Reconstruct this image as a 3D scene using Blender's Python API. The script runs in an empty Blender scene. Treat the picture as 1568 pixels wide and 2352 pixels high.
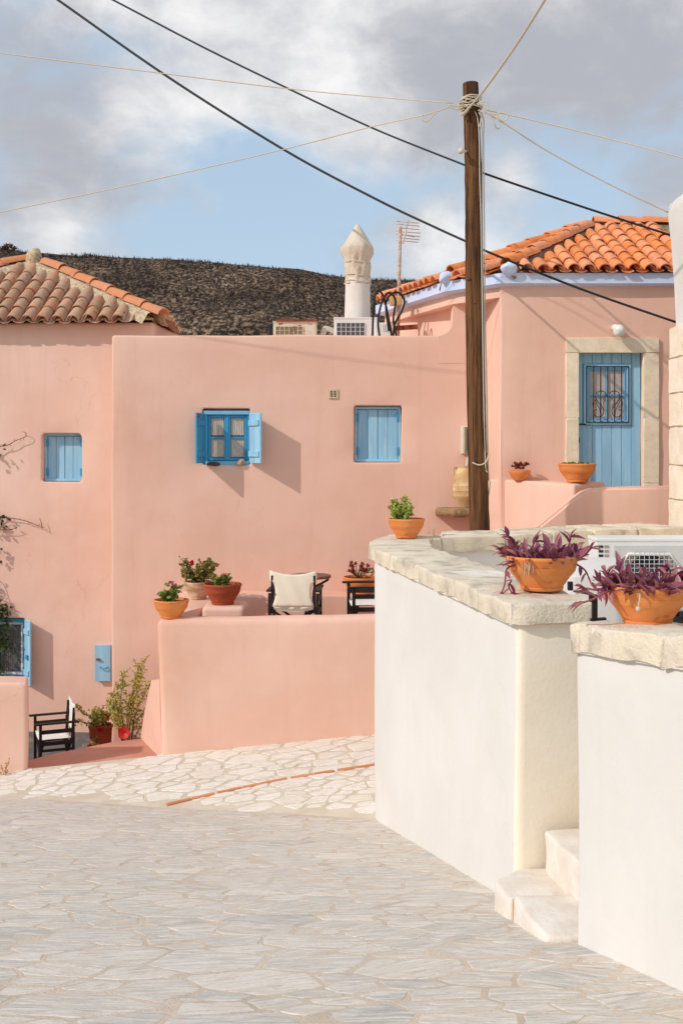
import bpy, bmesh, math, random
from mathutils import Vector, Matrix, noise, Quaternion
random.seed(11)
R = math.radians

# ------------------------------------------------------------------ camera, sky, sun, exposure
EYE = 1.6          # eye height above the datum
F = 2613.0         # focal length in units of a 1568 wide picture
HZ = 1025.0        # horizon row in those units
sc = bpy.context.scene
cam_d = bpy.data.cameras.new('camera'); cam = bpy.data.objects.new('camera', cam_d)
sc.collection.objects.link(cam); sc.camera = cam
cam.location = (0, 0, EYE); cam.rotation_euler = (R(90), 0, 0)
cam_d.sensor_fit = 'HORIZONTAL'; cam_d.sensor_width = 36.0; cam_d.lens = 36.0 * F / 1568.0
cam_d.shift_y = -(1176.0 - HZ) / 1568.0
cam_d.clip_start = 0.05; cam_d.clip_end = 3000

SUN_DIR = Vector((.715, .40, -.575)).normalized()      # the way the light travels
sun_d = bpy.data.lights.new('sun', 'SUN'); sun = bpy.data.objects.new('sun', sun_d)
sc.collection.objects.link(sun)
sun_d.energy = 2.1; sun_d.angle = R(0.7); sun_d.color = (1.0, .935, .85)
sun.rotation_euler = SUN_DIR.to_track_quat('-Z', 'Y').to_euler()
sc.view_settings.view_transform = 'Standard'; sc.view_settings.look = 'None'
sc.view_settings.exposure = 0.22; sc.view_settings.gamma = 1.0
sc.view_settings.use_curve_mapping = False

def lin(r, g, b):
    f = lambda c: (c / 255 / 12.92) if c / 255 <= .04045 else ((c / 255 + .055) / 1.055) ** 2.4
    return (f(r), f(g), f(b), 1.0)

class NT:
    """small node-building helper"""
    def __init__(s, tree): s.t = tree; s.n = tree.nodes; s.l = tree.links
    def a(s, kind, **kw):
        nd = s.n.new(kind)
        ins = kw.pop('ins', {})
        for k, v in kw.items(): setattr(nd, k, v)
        for k, v in ins.items(): s.set(nd, k, v)
        return nd
    def set(s, nd, k, v):
        sock = nd.inputs[k]
        if hasattr(v, 'is_output') or isinstance(v, bpy.types.NodeSocket): s.l.new(v, sock)
        else: sock.default_value = v
    def math(s, op, x, y=0.0, clamp=False):
        m = s.a('ShaderNodeMath', operation=op, use_clamp=clamp)
        s.set(m, 0, x); s.set(m, 1, y); return m.outputs[0]
    def mapr(s, v, a, b, c, d, smooth=True):
        m = s.a('ShaderNodeMapRange', interpolation_type='SMOOTHSTEP' if smooth else 'LINEAR')
        s.set(m, 0, v); s.set(m, 1, a); s.set(m, 2, b); s.set(m, 3, c); s.set(m, 4, d); return m.outputs[0]
    def mix(s, f, a, b, bt='MIX'):
        m = s.a('ShaderNodeMix', data_type='RGBA', blend_type=bt)
        s.set(m, 0, f); s.set(m, 6, a); s.set(m, 7, b); return m.outputs[2]
    def noise(s, vec, scale, detail=4, rough=.55, dist=0.0):
        m = s.a('ShaderNodeTexNoise', ins={'Scale': scale, 'Detail': detail, 'Roughness': rough, 'Distortion': dist})
        s.l.new(vec, m.inputs['Vector']); return m.outputs['Fac']
    def scalevec(s, vec, xyz):
        m = s.a('ShaderNodeMapping'); s.l.new(vec, m.inputs['Vector']); m.inputs['Scale'].default_value = xyz; return m.outputs[0]

world = bpy.data.worlds.new('World'); sc.world = world; world.use_nodes = True
W = NT(world.node_tree); W.n.clear()
wout = W.a('ShaderNodeOutputWorld'); wbg = W.a('ShaderNodeBackground', ins={'Strength': 0.14})
W.l.new(wbg.outputs[0], wout.inputs[0])
sky = W.a('ShaderNodeTexSky', sky_type='NISHITA', sun_disc=False, sun_elevation=math.asin(-SUN_DIR.z),
          sun_rotation=math.atan2(-SUN_DIR.x, -SUN_DIR.y), altitude=150, air_density=1.0, dust_density=1.6, ozone_density=1.2)
tc = W.a('ShaderNodeTexCoord').outputs['Generated']
def sky_dir(px, py): return Vector(((px - 784) / F, 1, (HZ - py) / F)).normalized()
warp = W.a('ShaderNodeVectorMath', operation='ADD')
W.l.new(W.scalevec(tc, (1.0, 1.0, 1.55)), warp.inputs[0])
wn = W.a('ShaderNodeTexNoise', ins={'Scale': 6.0, 'Detail': 3}); W.l.new(tc, wn.inputs['Vector'])
ws = W.a('ShaderNodeVectorMath', operation='SCALE'); W.l.new(wn.outputs['Color'], ws.inputs[0]); ws.inputs['Scale'].default_value = .09
W.l.new(ws.outputs[0], warp.inputs[1]); cv = warp.outputs[0]
big = W.noise(cv, 4.2, 7, .56)
def blob(px, py, rad, amt):
    d = W.a('ShaderNodeVectorMath', operation='DISTANCE'); W.l.new(tc, d.inputs[0]); d.inputs[1].default_value = sky_dir(px, py)
    return W.mapr(d.outputs['Value'], 0.0, rad / F, amt, 0.0)
cover = W.math('ADD', big, .115)
for b in [(620, 500, 330, -.30), (930, 430, 260, -.16), (1300, 430, 260, -.12), (330, 540, 170, -.05), (1180, 330, 160, -.06),
          (1000, 560, 150, .12), (1180, 380, 110, .10), (480, 455, 80, .10), (250, 330, 330, .12), (700, 60, 700, .10), (1400, 200, 420, .10), (120, 470, 200, .06)]:
    cover = W.math('ADD', cover, blob(*b))
dens = W.mapr(cover, .50, .70, 0.0, 1.0)
tone = W.math('ADD', W.noise(cv, 6.5, 9, .62), .0)
for b in [(330, 290, 190, .17), (780, 95, 260, .05), (784, -60, 900, -.06), (1400, 230, 480, -.20), (1100, 120, 300, -.05), (470, 300, 200, .12), (250, 250, 200, .08), (130, 545, 120, .14), (100, 200, 260, -.14), (120, 420, 260, -.10), (1000, 560, 160, .12), (1180, 370, 110, .10), (420, 400, 140, -.04)]:
    tone = W.math('ADD', tone, blob(*b))
shade = W.mapr(tone, .28, .80, 0.0, 1.0)
cloudcol = W.mix(shade, (2.85, 2.95, 3.25, 1), (6.3, 6.25, 6.2, 1))
veil = W.mix(.70, sky.outputs[0], (3.1, 4.0, 4.9, 1))
W.l.new(W.mix(dens, veil, cloudcol), wbg.inputs['Color'])

# ------------------------------------------------------------------ helpers
COL = sc.collection
def P(px, py, Y): return Vector(((px - 784) / F * Y, Y, EYE - (py - HZ) / F * Y))
def PX(px, Y): return (px - 784) / F * Y
def PZ(py, Y): return EYE - (py - HZ) / F * Y
ORI = {}
def ori(o):
    return ORI.get(o, Vector((0, 0, 0)))
def tag(o, label, cat, group=None, kind=None):
    if label: o['label'] = label
    if cat: o['category'] = cat
    if group: o['group'] = group
    if kind: o['kind'] = kind
    return o
def thing(name, label, cat, loc=(0, 0, 0), group=None, rz=0.0):
    o = bpy.data.objects.new(name, None); COL.objects.link(o); o.empty_display_size = .1
    o.location = loc; o.rotation_euler = (0, 0, rz); ORI[o] = Vector(loc)
    return tag(o, label, cat, group)
def struct(name, bm, mat, smooth=False):
    o = mk(name, bm, mat, None, smooth); o['kind'] = 'structure'; return o
def mk(name, bm, mat, parent=None, smooth=False, world=False, sharp=None, inset=None):
    """bmesh -> one object; world=True: coordinates are world ones and get shifted under the parent"""
    me = bpy.data.meshes.new(name)
    if world and parent is not None: bmesh.ops.translate(bm, verts=bm.verts, vec=-ori(parent))
    bm.normal_update(); bm.to_mesh(me); bm.free()
    for m in (mat if isinstance(mat, (list, tuple)) else [mat]): me.materials.append(m)
    if smooth:
        me.polygons.foreach_set('use_smooth', [True] * len(me.polygons))
        if sharp: me.set_sharp_from_angle(angle=R(sharp))
    o = bpy.data.objects.new(name, me); COL.objects.link(o)
    if parent is not None: o.parent = parent; ORI[o] = ori(parent).copy()
    return o
def inst(name, me, mw, parent):
    """an object that shares mesh data, world matrix mw, under an unrotated parent"""
    o = bpy.data.objects.new(name, me); COL.objects.link(o)
    o.parent = parent; o.matrix_local = Matrix.Translation(-ori(parent)) @ mw
    return o
def copy_tree(o, parent=None):
    c = o.copy(); COL.objects.link(c); c.parent = parent; ORI[c] = ori(o).copy()
    for ch in o.children: copy_tree(ch, c)
    return c
def nv(p, s=1.0, seed=0.0):
    q = Vector(p) * s + Vector((seed, seed * 1.7, -seed))
    return Vector((noise.noise(q), noise.noise(q + Vector((31.4, 7.2, 1.1))), noise.noise(q + Vector((-9.1, 15.7, 22.3)))))
def rough_up(bm, amp, s, seed=0.0, zmul=1.0):
    for v in bm.verts:
        d = nv(v.co, s, seed) * amp; d.z *= zmul; v.co += d
    return bm

def box(bm, c, size, rot=None, bevel=0.0):
    M = Matrix.Translation(Vector(c)) @ (rot.to_4x4() if rot else Matrix.Identity(4)) @ Matrix.Diagonal((*size, 1))
    r = bmesh.ops.create_cube(bm, size=1.0, matrix=M)
    if bevel:
        es = list({e for v in r['verts'] for e in v.link_edges})
        bmesh.ops.bevel(bm, geom=es, offset=bevel, segments=2, profile=.6, affect='EDGES', clamp_overlap=True)
    return bm
def newbox(c, size, rot=None, bevel=0.0): return box(bmesh.new(), c, size, rot, bevel)
def bar(bm, p, q, w, h, up=Vector((0, 0, 1)), bevel=0.0):
    p = Vector(p); q = Vector(q); d = (q - p); L = d.length; d.normalize()
    s = d.cross(up)
    if s.length < 1e-4: s = d.cross(Vector((1, 0, 0)))
    s.normalize(); u = s.cross(d)
    rot = Matrix((s, d, u)).transposed()
    return box(bm, (p + q) / 2, (w, L, h), rot, bevel)
def tube(bm, pts, r, seg=6, cap=True):
    pts = [Vector(p) for p in pts]; n = len(pts)
    rad = r if isinstance(r, (list, tuple)) else [r] * n
    t0 = (pts[1] - pts[0]).normalized()
    side = t0.cross(Vector((0, 0, 1)))
    if side.length < .05: side = t0.cross(Vector((1, 0, 0)))
    side.normalize(); rings = []
    for i in range(n):
        t = (pts[min(i + 1, n - 1)] - pts[max(i - 1, 0)]).normalized()
        side = (side - t * side.dot(t))
        side = side.normalized() if side.length > 1e-6 else t.orthogonal().normalized()
        up = side.cross(t)
        rings.append([bm.verts.new(pts[i] + (side * math.cos(2 * math.pi * k / seg) + up * math.sin(2 * math.pi * k / seg)) * rad[i]) for k in range(seg)])
    for i in range(n - 1):
        for k in range(seg):
            bm.faces.new((rings[i][k], rings[i][(k + 1) % seg], rings[i + 1][(k + 1) % seg], rings[i + 1][k]))
    if cap:
        bm.faces.new(rings[0][::-1]); bm.faces.new(rings[-1])
    return bm
def smoothpath(pts, n=6):
    pts = [Vector(p) for p in pts]; out = []
    for i in range(len(pts) - 1):
        a = pts[max(i - 1, 0)]; b = pts[i]; c = pts[i + 1]; d = pts[min(i + 2, len(pts) - 1)]
        for k in range(n):
            t = k / n
            out.append(.5 * ((2 * b) + (c - a) * t + (2 * a - 5 * b + 4 * c - d) * t * t + (3 * b - a - 3 * c + d) * t ** 3))
    out.append(pts[-1]); return out
def lathe(prof, seg=32, wob=0.0):
    bm = bmesh.new(); rings = []
    for r, z in prof:
        if r < 1e-5: rings.append([bm.verts.new((0, 0, z))]); continue
        rings.append([bm.verts.new((r * math.cos(2 * math.pi * k / seg), r * math.sin(2 * math.pi * k / seg), z)) for k in range(seg)])
    for a, b in zip(rings[:-1], rings[1:]):
        for k in range(seg):
            k2 = (k + 1) % seg
            if len(a) == 1 and len(b) == 1: continue
            if len(a) == 1: bm.faces.new((a[0], b[k2], b[k]))
            elif len(b) == 1: bm.faces.new((a[k], a[k2], b[0]))
            else: bm.faces.new((a[k], a[k2], b[k2], b[k]))
    if wob: rough_up(bm, wob, 6.0, random.random() * 50)
    return bm
def round_poly(poly, rad, seg=4):
    """poly: list of (x, y) ; rad: one number or one per corner"""
    out = []; n = len(poly)
    for i in range(n):
        r = rad[i] if isinstance(rad, (list, tuple)) else rad
        p = Vector(poly[i]); a = Vector(poly[i - 1]); b = Vector(poly[(i + 1) % n])
        if r <= 0: out.append(p); continue
        da = (a - p); db = (b - p); la, lb = da.length, db.length; da.normalize(); db.normalize()
        t = min(r, la * .49, lb * .49)
        s = p + da * t; e = p + db * t
        for k in range(seg + 1):
            u = k / seg; out.append(s * (1 - u) ** 2 + p * 2 * u * (1 - u) + e * u ** 2)
    return out
def prism(poly, z0, z1, bevel=0.0, cell=.25, amp=0.0, ns=1.5, seg=3, seed=0.0, zcell=None):
    """vertical prism on an xy outline; z0 / z1 numbers or functions of (x, y)"""
    bm = bmesh.new(); pts = []
    fz0 = z0 if callable(z0) else (lambda x, y: z0); fz1 = z1 if callable(z1) else (lambda x, y: z1)
    n = len(poly)
    for i in range(n):
        a = Vector(poly[i][:2]); b = Vector(poly[(i + 1) % n][:2]); k = max(1, int((b - a).length / cell + .5))
        for j in range(k): pts.append(a.lerp(b, j / k))
    h = max(abs(fz1(*p) - fz0(*p)) for p in pts); nz = max(1, int(h / (zcell or cell) + .5)); rows = []
    for j in range(nz + 1):
        t = j / nz
        rows.append([bm.verts.new((p.x, p.y, fz0(p.x, p.y) * (1 - t) + fz1(p.x, p.y) * t)) for p in pts])
    m = len(pts)
    for j in range(nz):
        for k in range(m): bm.faces.new((rows[j][k], rows[j][(k + 1) % m], rows[j + 1][(k + 1) % m], rows[j + 1][k]))
    top = bm.faces.new(rows[-1]); bm.faces.new(rows[0][::-1])
    bm.normal_update()
    if sum((rows[-1][k].co.x * rows[-1][(k + 1) % m].co.y - rows[-1][(k + 1) % m].co.x * rows[-1][k].co.y) for k in range(m)) < 0:
        bmesh.ops.reverse_faces(bm, faces=bm.faces[:])
    if bevel:
        bm.normal_update()
        es = [e for e in bm.edges if len(e.link_faces) == 2 and e.calc_face_angle(0) > R(38)]
        es = [e for e in es if not all(abs(v.co.z - fz0(v.co.x, v.co.y)) < 1e-4 for v in e.verts)]
        bmesh.ops.bevel(bm, geom=es, offset=bevel, segments=seg, profile=.5, affect='EDGES', clamp_overlap=True)
    ng = [f for f in bm.faces if len(f.verts) > 4]
    if ng: bmesh.ops.triangulate(bm, faces=ng)
    if amp: rough_up(bm, amp, ns, seed)
    return bm

class Frame:
    """a vertical wall plane: origin on the plan, u along the wall, v into it"""
    def __init__(s, x, y, ang=0.0):
        s.o = Vector((x, y)); s.a = ang; s.u = Vector((math.cos(ang), math.sin(ang))); s.v = Vector((-math.sin(ang), math.cos(ang)))
        s.M = Matrix.Translation((x, y, 0)) @ Matrix.Rotation(ang, 4, 'Z')
    def hit(s, px, py):
        kx = (px - 784) / F          # x = kx*Y ; point = o + u*t
        den = s.u.x - kx * s.u.y; t = (kx * s.o.y - s.o.x) / den; Y = s.o.y + s.u.y * t
        return t, PZ(py, Y)
    def pt(s, u, v, z): return s.M @ Vector((u, v, z))
def splits(vals, cell):
    vals = sorted(set(round(v, 4) for v in vals)); out = [vals[0]]
    for a, b in zip(vals[:-1], vals[1:]):
        k = max(1, int((b - a) / cell + .5)); out += [a + (b - a) * j / k for j in range(1, k + 1)]
    return out
def plaster_box(fr, u0, u1, z0, z1, T, openings=(), cell=.22, bevel=.05, obev=.014, amp=.012, ns=.9, seed=0.0):
    """a thick plastered wall with recessed openings (u0, u1, z0, z1, depth)"""
    bm = bmesh.new(); vd = {}
    def V(u, v, z):
        k = (round(u, 4), round(v, 4), round(z, 4))
        if k not in vd: vd[k] = bm.verts.new(k)
        return vd[k]
    us = splits([u0, u1] + [x for o in openings for x in o[:2]], cell)
    zs = splits([z0, z1] + [x for o in openings for x in o[2:4]], cell); vs = splits([0, T], max(cell, T / 3))
    inside = lambda u, z: any(o[0] < u < o[1] and o[2] < z < o[3] for o in openings)
    def face(*vv):
        try: bm.faces.new(vv)
        except ValueError: pass
    for a, b in zip(us[:-1], us[1:]):
        for c, d in zip(zs[:-1], zs[1:]):
            if not inside((a + b) / 2, (c + d) / 2): face(V(a, 0, c), V(b, 0, c), V(b, 0, d), V(a, 0, d))
            face(V(b, T, c), V(a, T, c), V(a, T, d), V(b, T, d))
        for c, d in zip(vs[:-1], vs[1:]):
            face(V(a, c, z1), V(b, c, z1), V(b, d, z1), V(a, d, z1)); face(V(a, d, z0), V(b, d, z0), V(b, c, z0), V(a, c, z0))
    for a, b in zip(zs[:-1], zs[1:]):
        for c, d in zip(vs[:-1], vs[1:]):
            face(V(u0, c, a), V(u0, c, b), V(u0, d, b), V(u0, d, a)); face(V(u1, d, a), V(u1, d, b), V(u1, c, b), V(u1, c, a))
    for o in openings:
        ou = [u for u in us if o[0] - 1e-4 <= u <= o[1] + 1e-4]; oz = [z for z in zs if o[2] - 1e-4 <= z <= o[3] + 1e-4]; D = o[4]
        for a, b in zip(ou[:-1], ou[1:]):
            face(V(a, 0, o[2]), V(a, D, o[2]), V(b, D, o[2]), V(b, 0, o[2])); face(V(b, 0, o[3]), V(b, D, o[3]), V(a, D, o[3]), V(a, 0, o[3]))
            for c, d in zip(oz[:-1], oz[1:]): face(V(a, D, c), V(b, D, c), V(b, D, d), V(a, D, d))
        for a, b in zip(oz[:-1], oz[1:]):
            face(V(o[0], 0, b), V(o[0], D, b), V(o[0], D, a), V(o[0], 0, a)); face(V(o[1], 0, a), V(o[1], D, a), V(o[1], D, b), V(o[1], 0, b))
    bmesh.ops.recalc_face_normals(bm, faces=bm.faces[:]); bm.normal_update()
    sharp = [e for e in bm.edges if len(e.link_faces) == 2 and e.calc_face_angle(0) > 1.0]
    def onopen(e):
        m = (e.verts[0].co + e.verts[1].co) / 2
        return any(o[0] - .001 <= m.x <= o[1] + .001 and o[2] - .001 <= m.z <= o[3] + .001 for o in openings)
    front = lambda e: all(abs(v.co.y) < 1e-4 for v in e.verts)
    oe = [e for e in sharp if onopen(e) and front(e)]
    if oe and obev: bmesh.ops.bevel(bm, geom=oe, offset=obev, segments=2, profile=.5, affect='EDGES', clamp_overlap=True)
    bm.normal_update()
    sharp = [e for e in bm.edges if e.is_valid and len(e.link_faces) == 2 and e.calc_face_angle(0) > 1.0 and not onopen(e)]
    if sharp and bevel: bmesh.ops.bevel(bm, geom=sharp, offset=bevel, segments=3, profile=.5, affect='EDGES', clamp_overlap=True)
    bmesh.ops.transform(bm, matrix=fr.M, verts=bm.verts)
    rough_up(bm, amp, ns, seed); rough_up(bm, amp * .35, ns * 4, seed + 9)
    return bm

# ------------------------------------------------------------------ materials
def base_mat(name, rough=.85, spec=.25):
    m = bpy.data.materials.new(name); m.use_nodes = True; t = NT(m.node_tree)
    b = t.n['Principled BSDF']; b.inputs['Roughness'].default_value = rough; b.inputs['Specular IOR Level'].default_value = spec
    return m, t, b
def coords(t, kind):
    if kind == 'pos': return t.a('ShaderNodeNewGeometry').outputs['Position']
    return t.a('ShaderNodeTexCoord').outputs['Object']
def M(name, c1, c2, scale=3.0, detail=5, rough=.85, spec=.25, bump=.2, bscale=20.0, bdist=.01, kind='obj', stretch=(1, 1, 1),
      c3=None, s3=9.0, f3=(.55, .68), rand=0.0, fine=0.0, metal=0.0, lo=.35, hi=.65, bump2=None):
    m, t, b = base_mat(name, rough, spec); b.inputs['Metallic'].default_value = metal
    v = coords(t, kind); vs = t.scalevec(v, stretch) if stretch != (1, 1, 1) else v
    if rand or c3:
        oi = t.a('ShaderNodeObjectInfo')
        off = t.a('ShaderNodeVectorMath', operation='ADD'); t.l.new(vs, off.inputs[0])
        cm = t.a('ShaderNodeVectorMath', operation='SCALE'); cm.inputs[0].default_value = (37.0, 17.0, 53.0); t.l.new(oi.outputs['Random'], cm.inputs['Scale'])
        t.l.new(cm.outputs[0], off.inputs[1]); vs = off.outputs[0]
    col = t.mix(t.mapr(t.noise(vs, scale, detail), lo, hi, 0, 1), c1, c2)
    if c3: col = t.mix(t.mapr(t.noise(vs, s3, 6, .6), f3[0], f3[1], 0, 1), col, c3)
    if fine: col = t.mix(fine, col, t.mix(t.noise(vs, scale * 14, 4, .7), (.25, .25, .25, 1), (1, 1, 1, 1)), 'MULTIPLY')
    if rand:
        h = t.a('ShaderNodeHueSaturation'); t.l.new(col, h.inputs['Color'])
        t.l.new(t.mapr(oi.outputs['Random'], 0, 1, 1 - rand, 1 + rand, False), h.inputs['Value'])
        r2 = t.math('FRACT', t.math('MULTIPLY', oi.outputs['Random'], 17.3))
        t.l.new(t.mapr(r2, 0, 1, 1 - rand * .8, 1 + rand * .5, False), h.inputs['Saturation'])
        col = h.outputs[0]
    t.l.new(col, b.inputs['Base Color'])
    if bump:
        bp = t.a('ShaderNodeBump', ins={'Strength': bump, 'Distance': bdist, 'Height': t.noise(vs, bscale, 5, .6)})
        if bump2:
            b2 = t.a('ShaderNodeBump', ins={'Strength': bump2[1], 'Distance': bump2[2], 'Height': t.noise(vs, bump2[0], 3, .5)})
            t.l.new(bp.outputs[0], b2.inputs['Normal']); bp = b2
        t.l.new(bp.outputs[0], b.inputs['Normal'])
    return m
def plain(name, c, rough=.6, spec=.3, metal=0.0):
    m, t, b = base_mat(name, rough, spec); b.inputs['Base Color'].default_value = c; b.inputs['Metallic'].default_value = metal; return m
def leafmat(name, c1, c2, rough=.5, trans=.25):
    m, t, b = base_mat(name, rough, .3)
    v = coords(t, 'obj'); g = t.a('ShaderNodeNewGeometry')
    col = t.mix(g.outputs['Random Per Island'], c1, c2)
    t.l.new(col, b.inputs['Base Color'])
    tr = t.a('ShaderNodeBsdfTranslucent'); t.l.new(col, tr.inputs['Color'])
    mx = t.a('ShaderNodeMixShader', ins={0: trans}); t.l.new(b.outputs[0], mx.inputs[1]); t.l.new(tr.outputs[0], mx.inputs[2])
    t.l.new(mx.outputs[0], t.n['Material Output'].inputs['Surface']); return m

PINK = M('pink_plaster', lin(231, 188, 168), lin(237, 197, 178), .8, 5, .92, .12, .18, 45, .006, 'pos', c3=lin(224, 178, 156), s3=.55, f3=(.5, .75), bump2=(2.6, .30, .03))
def weather(m, streak, crack, amt=.10, camt=.5):
    """faint rain streaks and a few hairline cracks over a plaster"""
    t = NT(m.node_tree); b = t.n['Principled BSDF']; col = b.inputs['Base Color'].links[0].from_socket; v = coords(t, 'pos')
    st = t.noise(t.scalevec(v, (5, 5, .35)), 1.6, 6, .6); col = t.mix(t.mapr(st, .52, .72, 0, amt), col, streak)
    pt = t.noise(v, .7, 4, .5); col = t.mix(t.mapr(pt, .55, .62, 0, amt * .8), col, (1, .95, .9, 1), 'MULTIPLY')
    wv = t.a('ShaderNodeVectorMath', operation='ADD'); nz = t.a('ShaderNodeTexNoise', ins={'Scale': 2.2, 'Detail': 6}); t.l.new(v, nz.inputs['Vector']); t.l.new(v, wv.inputs[0]); t.l.new(nz.outputs['Color'], wv.inputs[1])
    vo = t.a('ShaderNodeTexVoronoi', feature='DISTANCE_TO_EDGE', ins={'Scale': .55}); t.l.new(wv.outputs[0], vo.inputs['Vector'])
    cr = t.math('MULTIPLY', t.mapr(vo.outputs['Distance'], .0, .005, 1, 0), t.mapr(t.noise(v, .9, 3, .5), .56, .64, 0, camt))
    t.l.new(t.mix(cr, col, crack), b.inputs['Base Color']); return m
weather(PINK, lin(212, 163, 141), lin(196, 146, 124), .16, .35)
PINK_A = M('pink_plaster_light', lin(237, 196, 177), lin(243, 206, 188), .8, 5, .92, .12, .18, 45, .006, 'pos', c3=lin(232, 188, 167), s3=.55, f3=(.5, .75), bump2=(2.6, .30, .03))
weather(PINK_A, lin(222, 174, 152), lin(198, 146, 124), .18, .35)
PINK_SHADED = M('pink_floor_shaded', lin(196, 137, 118), lin(205, 148, 130), 2.0, 5, .8, .2, .15, 30, .006, 'pos')  # pink floor paint, darkened so the ramp's shade sits in the colour
WHITE = M('white_plaster', lin(220, 216, 211), lin(226, 222, 218), 1.2, 5, .9, .12, .22, 26, .008, 'pos', bump2=(3.0, .22, .025))
weather(WHITE, lin(216, 206, 192), lin(200, 188, 172), .12, .2)
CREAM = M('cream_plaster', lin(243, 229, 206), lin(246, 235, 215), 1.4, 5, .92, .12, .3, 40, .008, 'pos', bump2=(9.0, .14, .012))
LAVENDER = M('pale_blue_plaster', lin(200, 214, 244), lin(210, 222, 247), 2.0, 5, .9, .15, .2, 40, .006, 'pos')
COPING = M('limestone_coping', lin(236, 223, 200), lin(220, 207, 187), 5.0, 8, .95, .1, .8, 60, .012, 'obj', c3=lin(184, 174, 160), s3=5.0, f3=(.50, .72), rand=.025, fine=.12, bump2=(14.0, .5, .018))
MORTAR_W = M('white_mortar', lin(235, 228, 216), lin(222, 212, 196), 12, 5, .95, .1, .5, 60, .01, 'pos')
MARBLE = M('white_step_stone', lin(236, 228, 218), lin(226, 214, 201), 6.0, 8, .75, .25, .55, 28, .010, 'pos', c3=lin(212, 188, 162), s3=8.0, f3=(.64, .8), fine=.10, bump2=(8, .3, .02))
STONEFRAME = M('stone_surround', lin(240, 226, 200), lin(230, 214, 186), 8, 7, .92, .12, .6, 70, .008, 'obj', c3=lin(204, 188, 160), s3=22, f3=(.6, .72), rand=.03)
QUOIN = M('quoin_stone', lin(244, 233, 214), lin(236, 221, 198), 6, 6, .93, .12, .7, 50, .012, 'obj', c3=lin(214, 186, 160), s3=9, f3=(.62, .75), rand=.03)
TILE_OLD = M('weathered_roof_tile', lin(202, 144, 112), lin(188, 158, 132), 9, 6, .9, .15, .4, 60, .006, 'obj', c3=lin(104, 84, 70), s3=15, f3=(.56, .72), rand=.14)
TILE_HIP = M('bare_hip_tile', lin(214, 144, 104), lin(204, 136, 100), 8, 5, .85, .2, .3, 50, .005, 'obj', c3=lin(150, 108, 82), s3=14, f3=(.66, .8), rand=.08)
TILE_NEW = M('orange_roof_tile', lin(236, 154, 102), lin(224, 140, 92), 8, 5, .8, .2, .25, 50, .004, 'obj', c3=lin(168, 106, 74), s3=14, f3=(.58, .76), rand=.14)
TILE_BED = M('tile_mortar', lin(222, 202, 170), lin(184, 162, 134), 18, 7, .95, .1, .9, 40, .02, 'pos', c3=lin(96, 80, 66), s3=22, f3=(.58, .7))
BLUE = M('blue_paint', lin(112, 176, 214), lin(122, 184, 220), 3, 4, .6, .3, .12, 60, .002, 'obj', stretch=(3, 3, .4), rand=.03)
BLUE_LT = M('light_blue_paint', lin(142, 192, 221), lin(156, 204, 229), 3, 4, .65, .25, .2, 60, .003, 'obj', stretch=(3, 3, .4), c3=lin(178, 212, 228), s3=6, f3=(.58, .72), rand=.04)
BLUE_DK = M('strong_blue_paint', lin(58, 146, 190), lin(66, 156, 198), 3, 4, .55, .3, .12, 60, .002, 'obj', stretch=(3, 3, .4))
TERRA = M('terracotta', lin(230, 138, 74), lin(234, 152, 92), 7, 5, .8, .2, .25, 60, .004, 'obj', stretch=(1, 1, 3), c3=lin(196, 116, 72), s3=9, f3=(.56, .72), fine=.10, bump2=(5, .15, .01))
TERRA_DK = M('dark_terracotta', lin(176, 86, 56), lin(164, 80, 54), 7, 5, .85, .2, .25, 60, .004, 'obj', stretch=(1, 1, 3), c3=lin(200, 130, 100), s3=8, f3=(.66, .78))
TERRA_PALE = M('limed_terracotta', lin(214, 190, 160), lin(186, 140, 104), 8, 6, .9, .15, .35, 50, .005, 'obj', stretch=(1, 1, 2))
CROCK = M('old_jar_clay', lin(220, 192, 148), lin(196, 158, 110), 7, 6, .9, .15, .4, 50, .006, 'obj', c3=lin(150, 108, 72), s3=8, f3=(.58, .74))
SOIL = M('soil', lin(70, 52, 40), lin(96, 74, 56), 40, 5, .95, .1, .8, 60, .02)
WOOD_POLE = M('weathered_pole_wood', lin(132, 92, 60), lin(84, 58, 40), 9, 7, .9, .15, .7, 20, .012, 'obj', stretch=(3.0, 3.0, .16), c3=lin(70, 48, 36), s3=11, f3=(.54, .64), fine=.5, bump2=(5, .4, .015))
WOOD_BLACK = M('dark_stained_wood', lin(38, 30, 28), lin(30, 24, 23), 8, 4, .55, .35, .2, 40, .003, 'obj')
WOOD_BROWN = M('brown_table_wood', lin(138, 96, 78), lin(120, 82, 66), 8, 5, .7, .3, .3, 30, .004, 'obj', stretch=(1, 6, 6))
CANVAS = None; CANVAS_W = None
IRON = plain('black_iron', lin(26, 24, 26), .5, .4)
BLACKCABLE = plain('black_cable', lin(34, 34, 38), .6, .3)
BEIGECABLE = plain('beige_cable', lin(216, 202, 178), .8, .2)
WHITECABLE = plain('white_cable', lin(204, 196, 182), .7, .3)
RUST = M('rusty_metal', lin(150, 84, 58), lin(120, 66, 48), 10, 6, .9, .2, .4, 50, .004)
RUSTWHITE = M('rust_stained_enamel', lin(226, 214, 196), lin(214, 196, 170), 5, 5, .6, .3, .1, 40, .003, c3=lin(178, 92, 56), s3=6, f3=(.54, .62))
ENAMEL = M('white_enamel', lin(232, 231, 228), lin(226, 224, 220), 3, 4, .45, .4, 0)
ENAMEL_GREY = M('grey_enamel', lin(206, 204, 202), lin(200, 198, 196), 3, 4, .5, .4, 0)
DARKVOID = plain('dark_interior', lin(42, 44, 52), .7, .2)
GLASS = plain('window_glass', lin(70, 74, 80), .08, .5)
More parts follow.
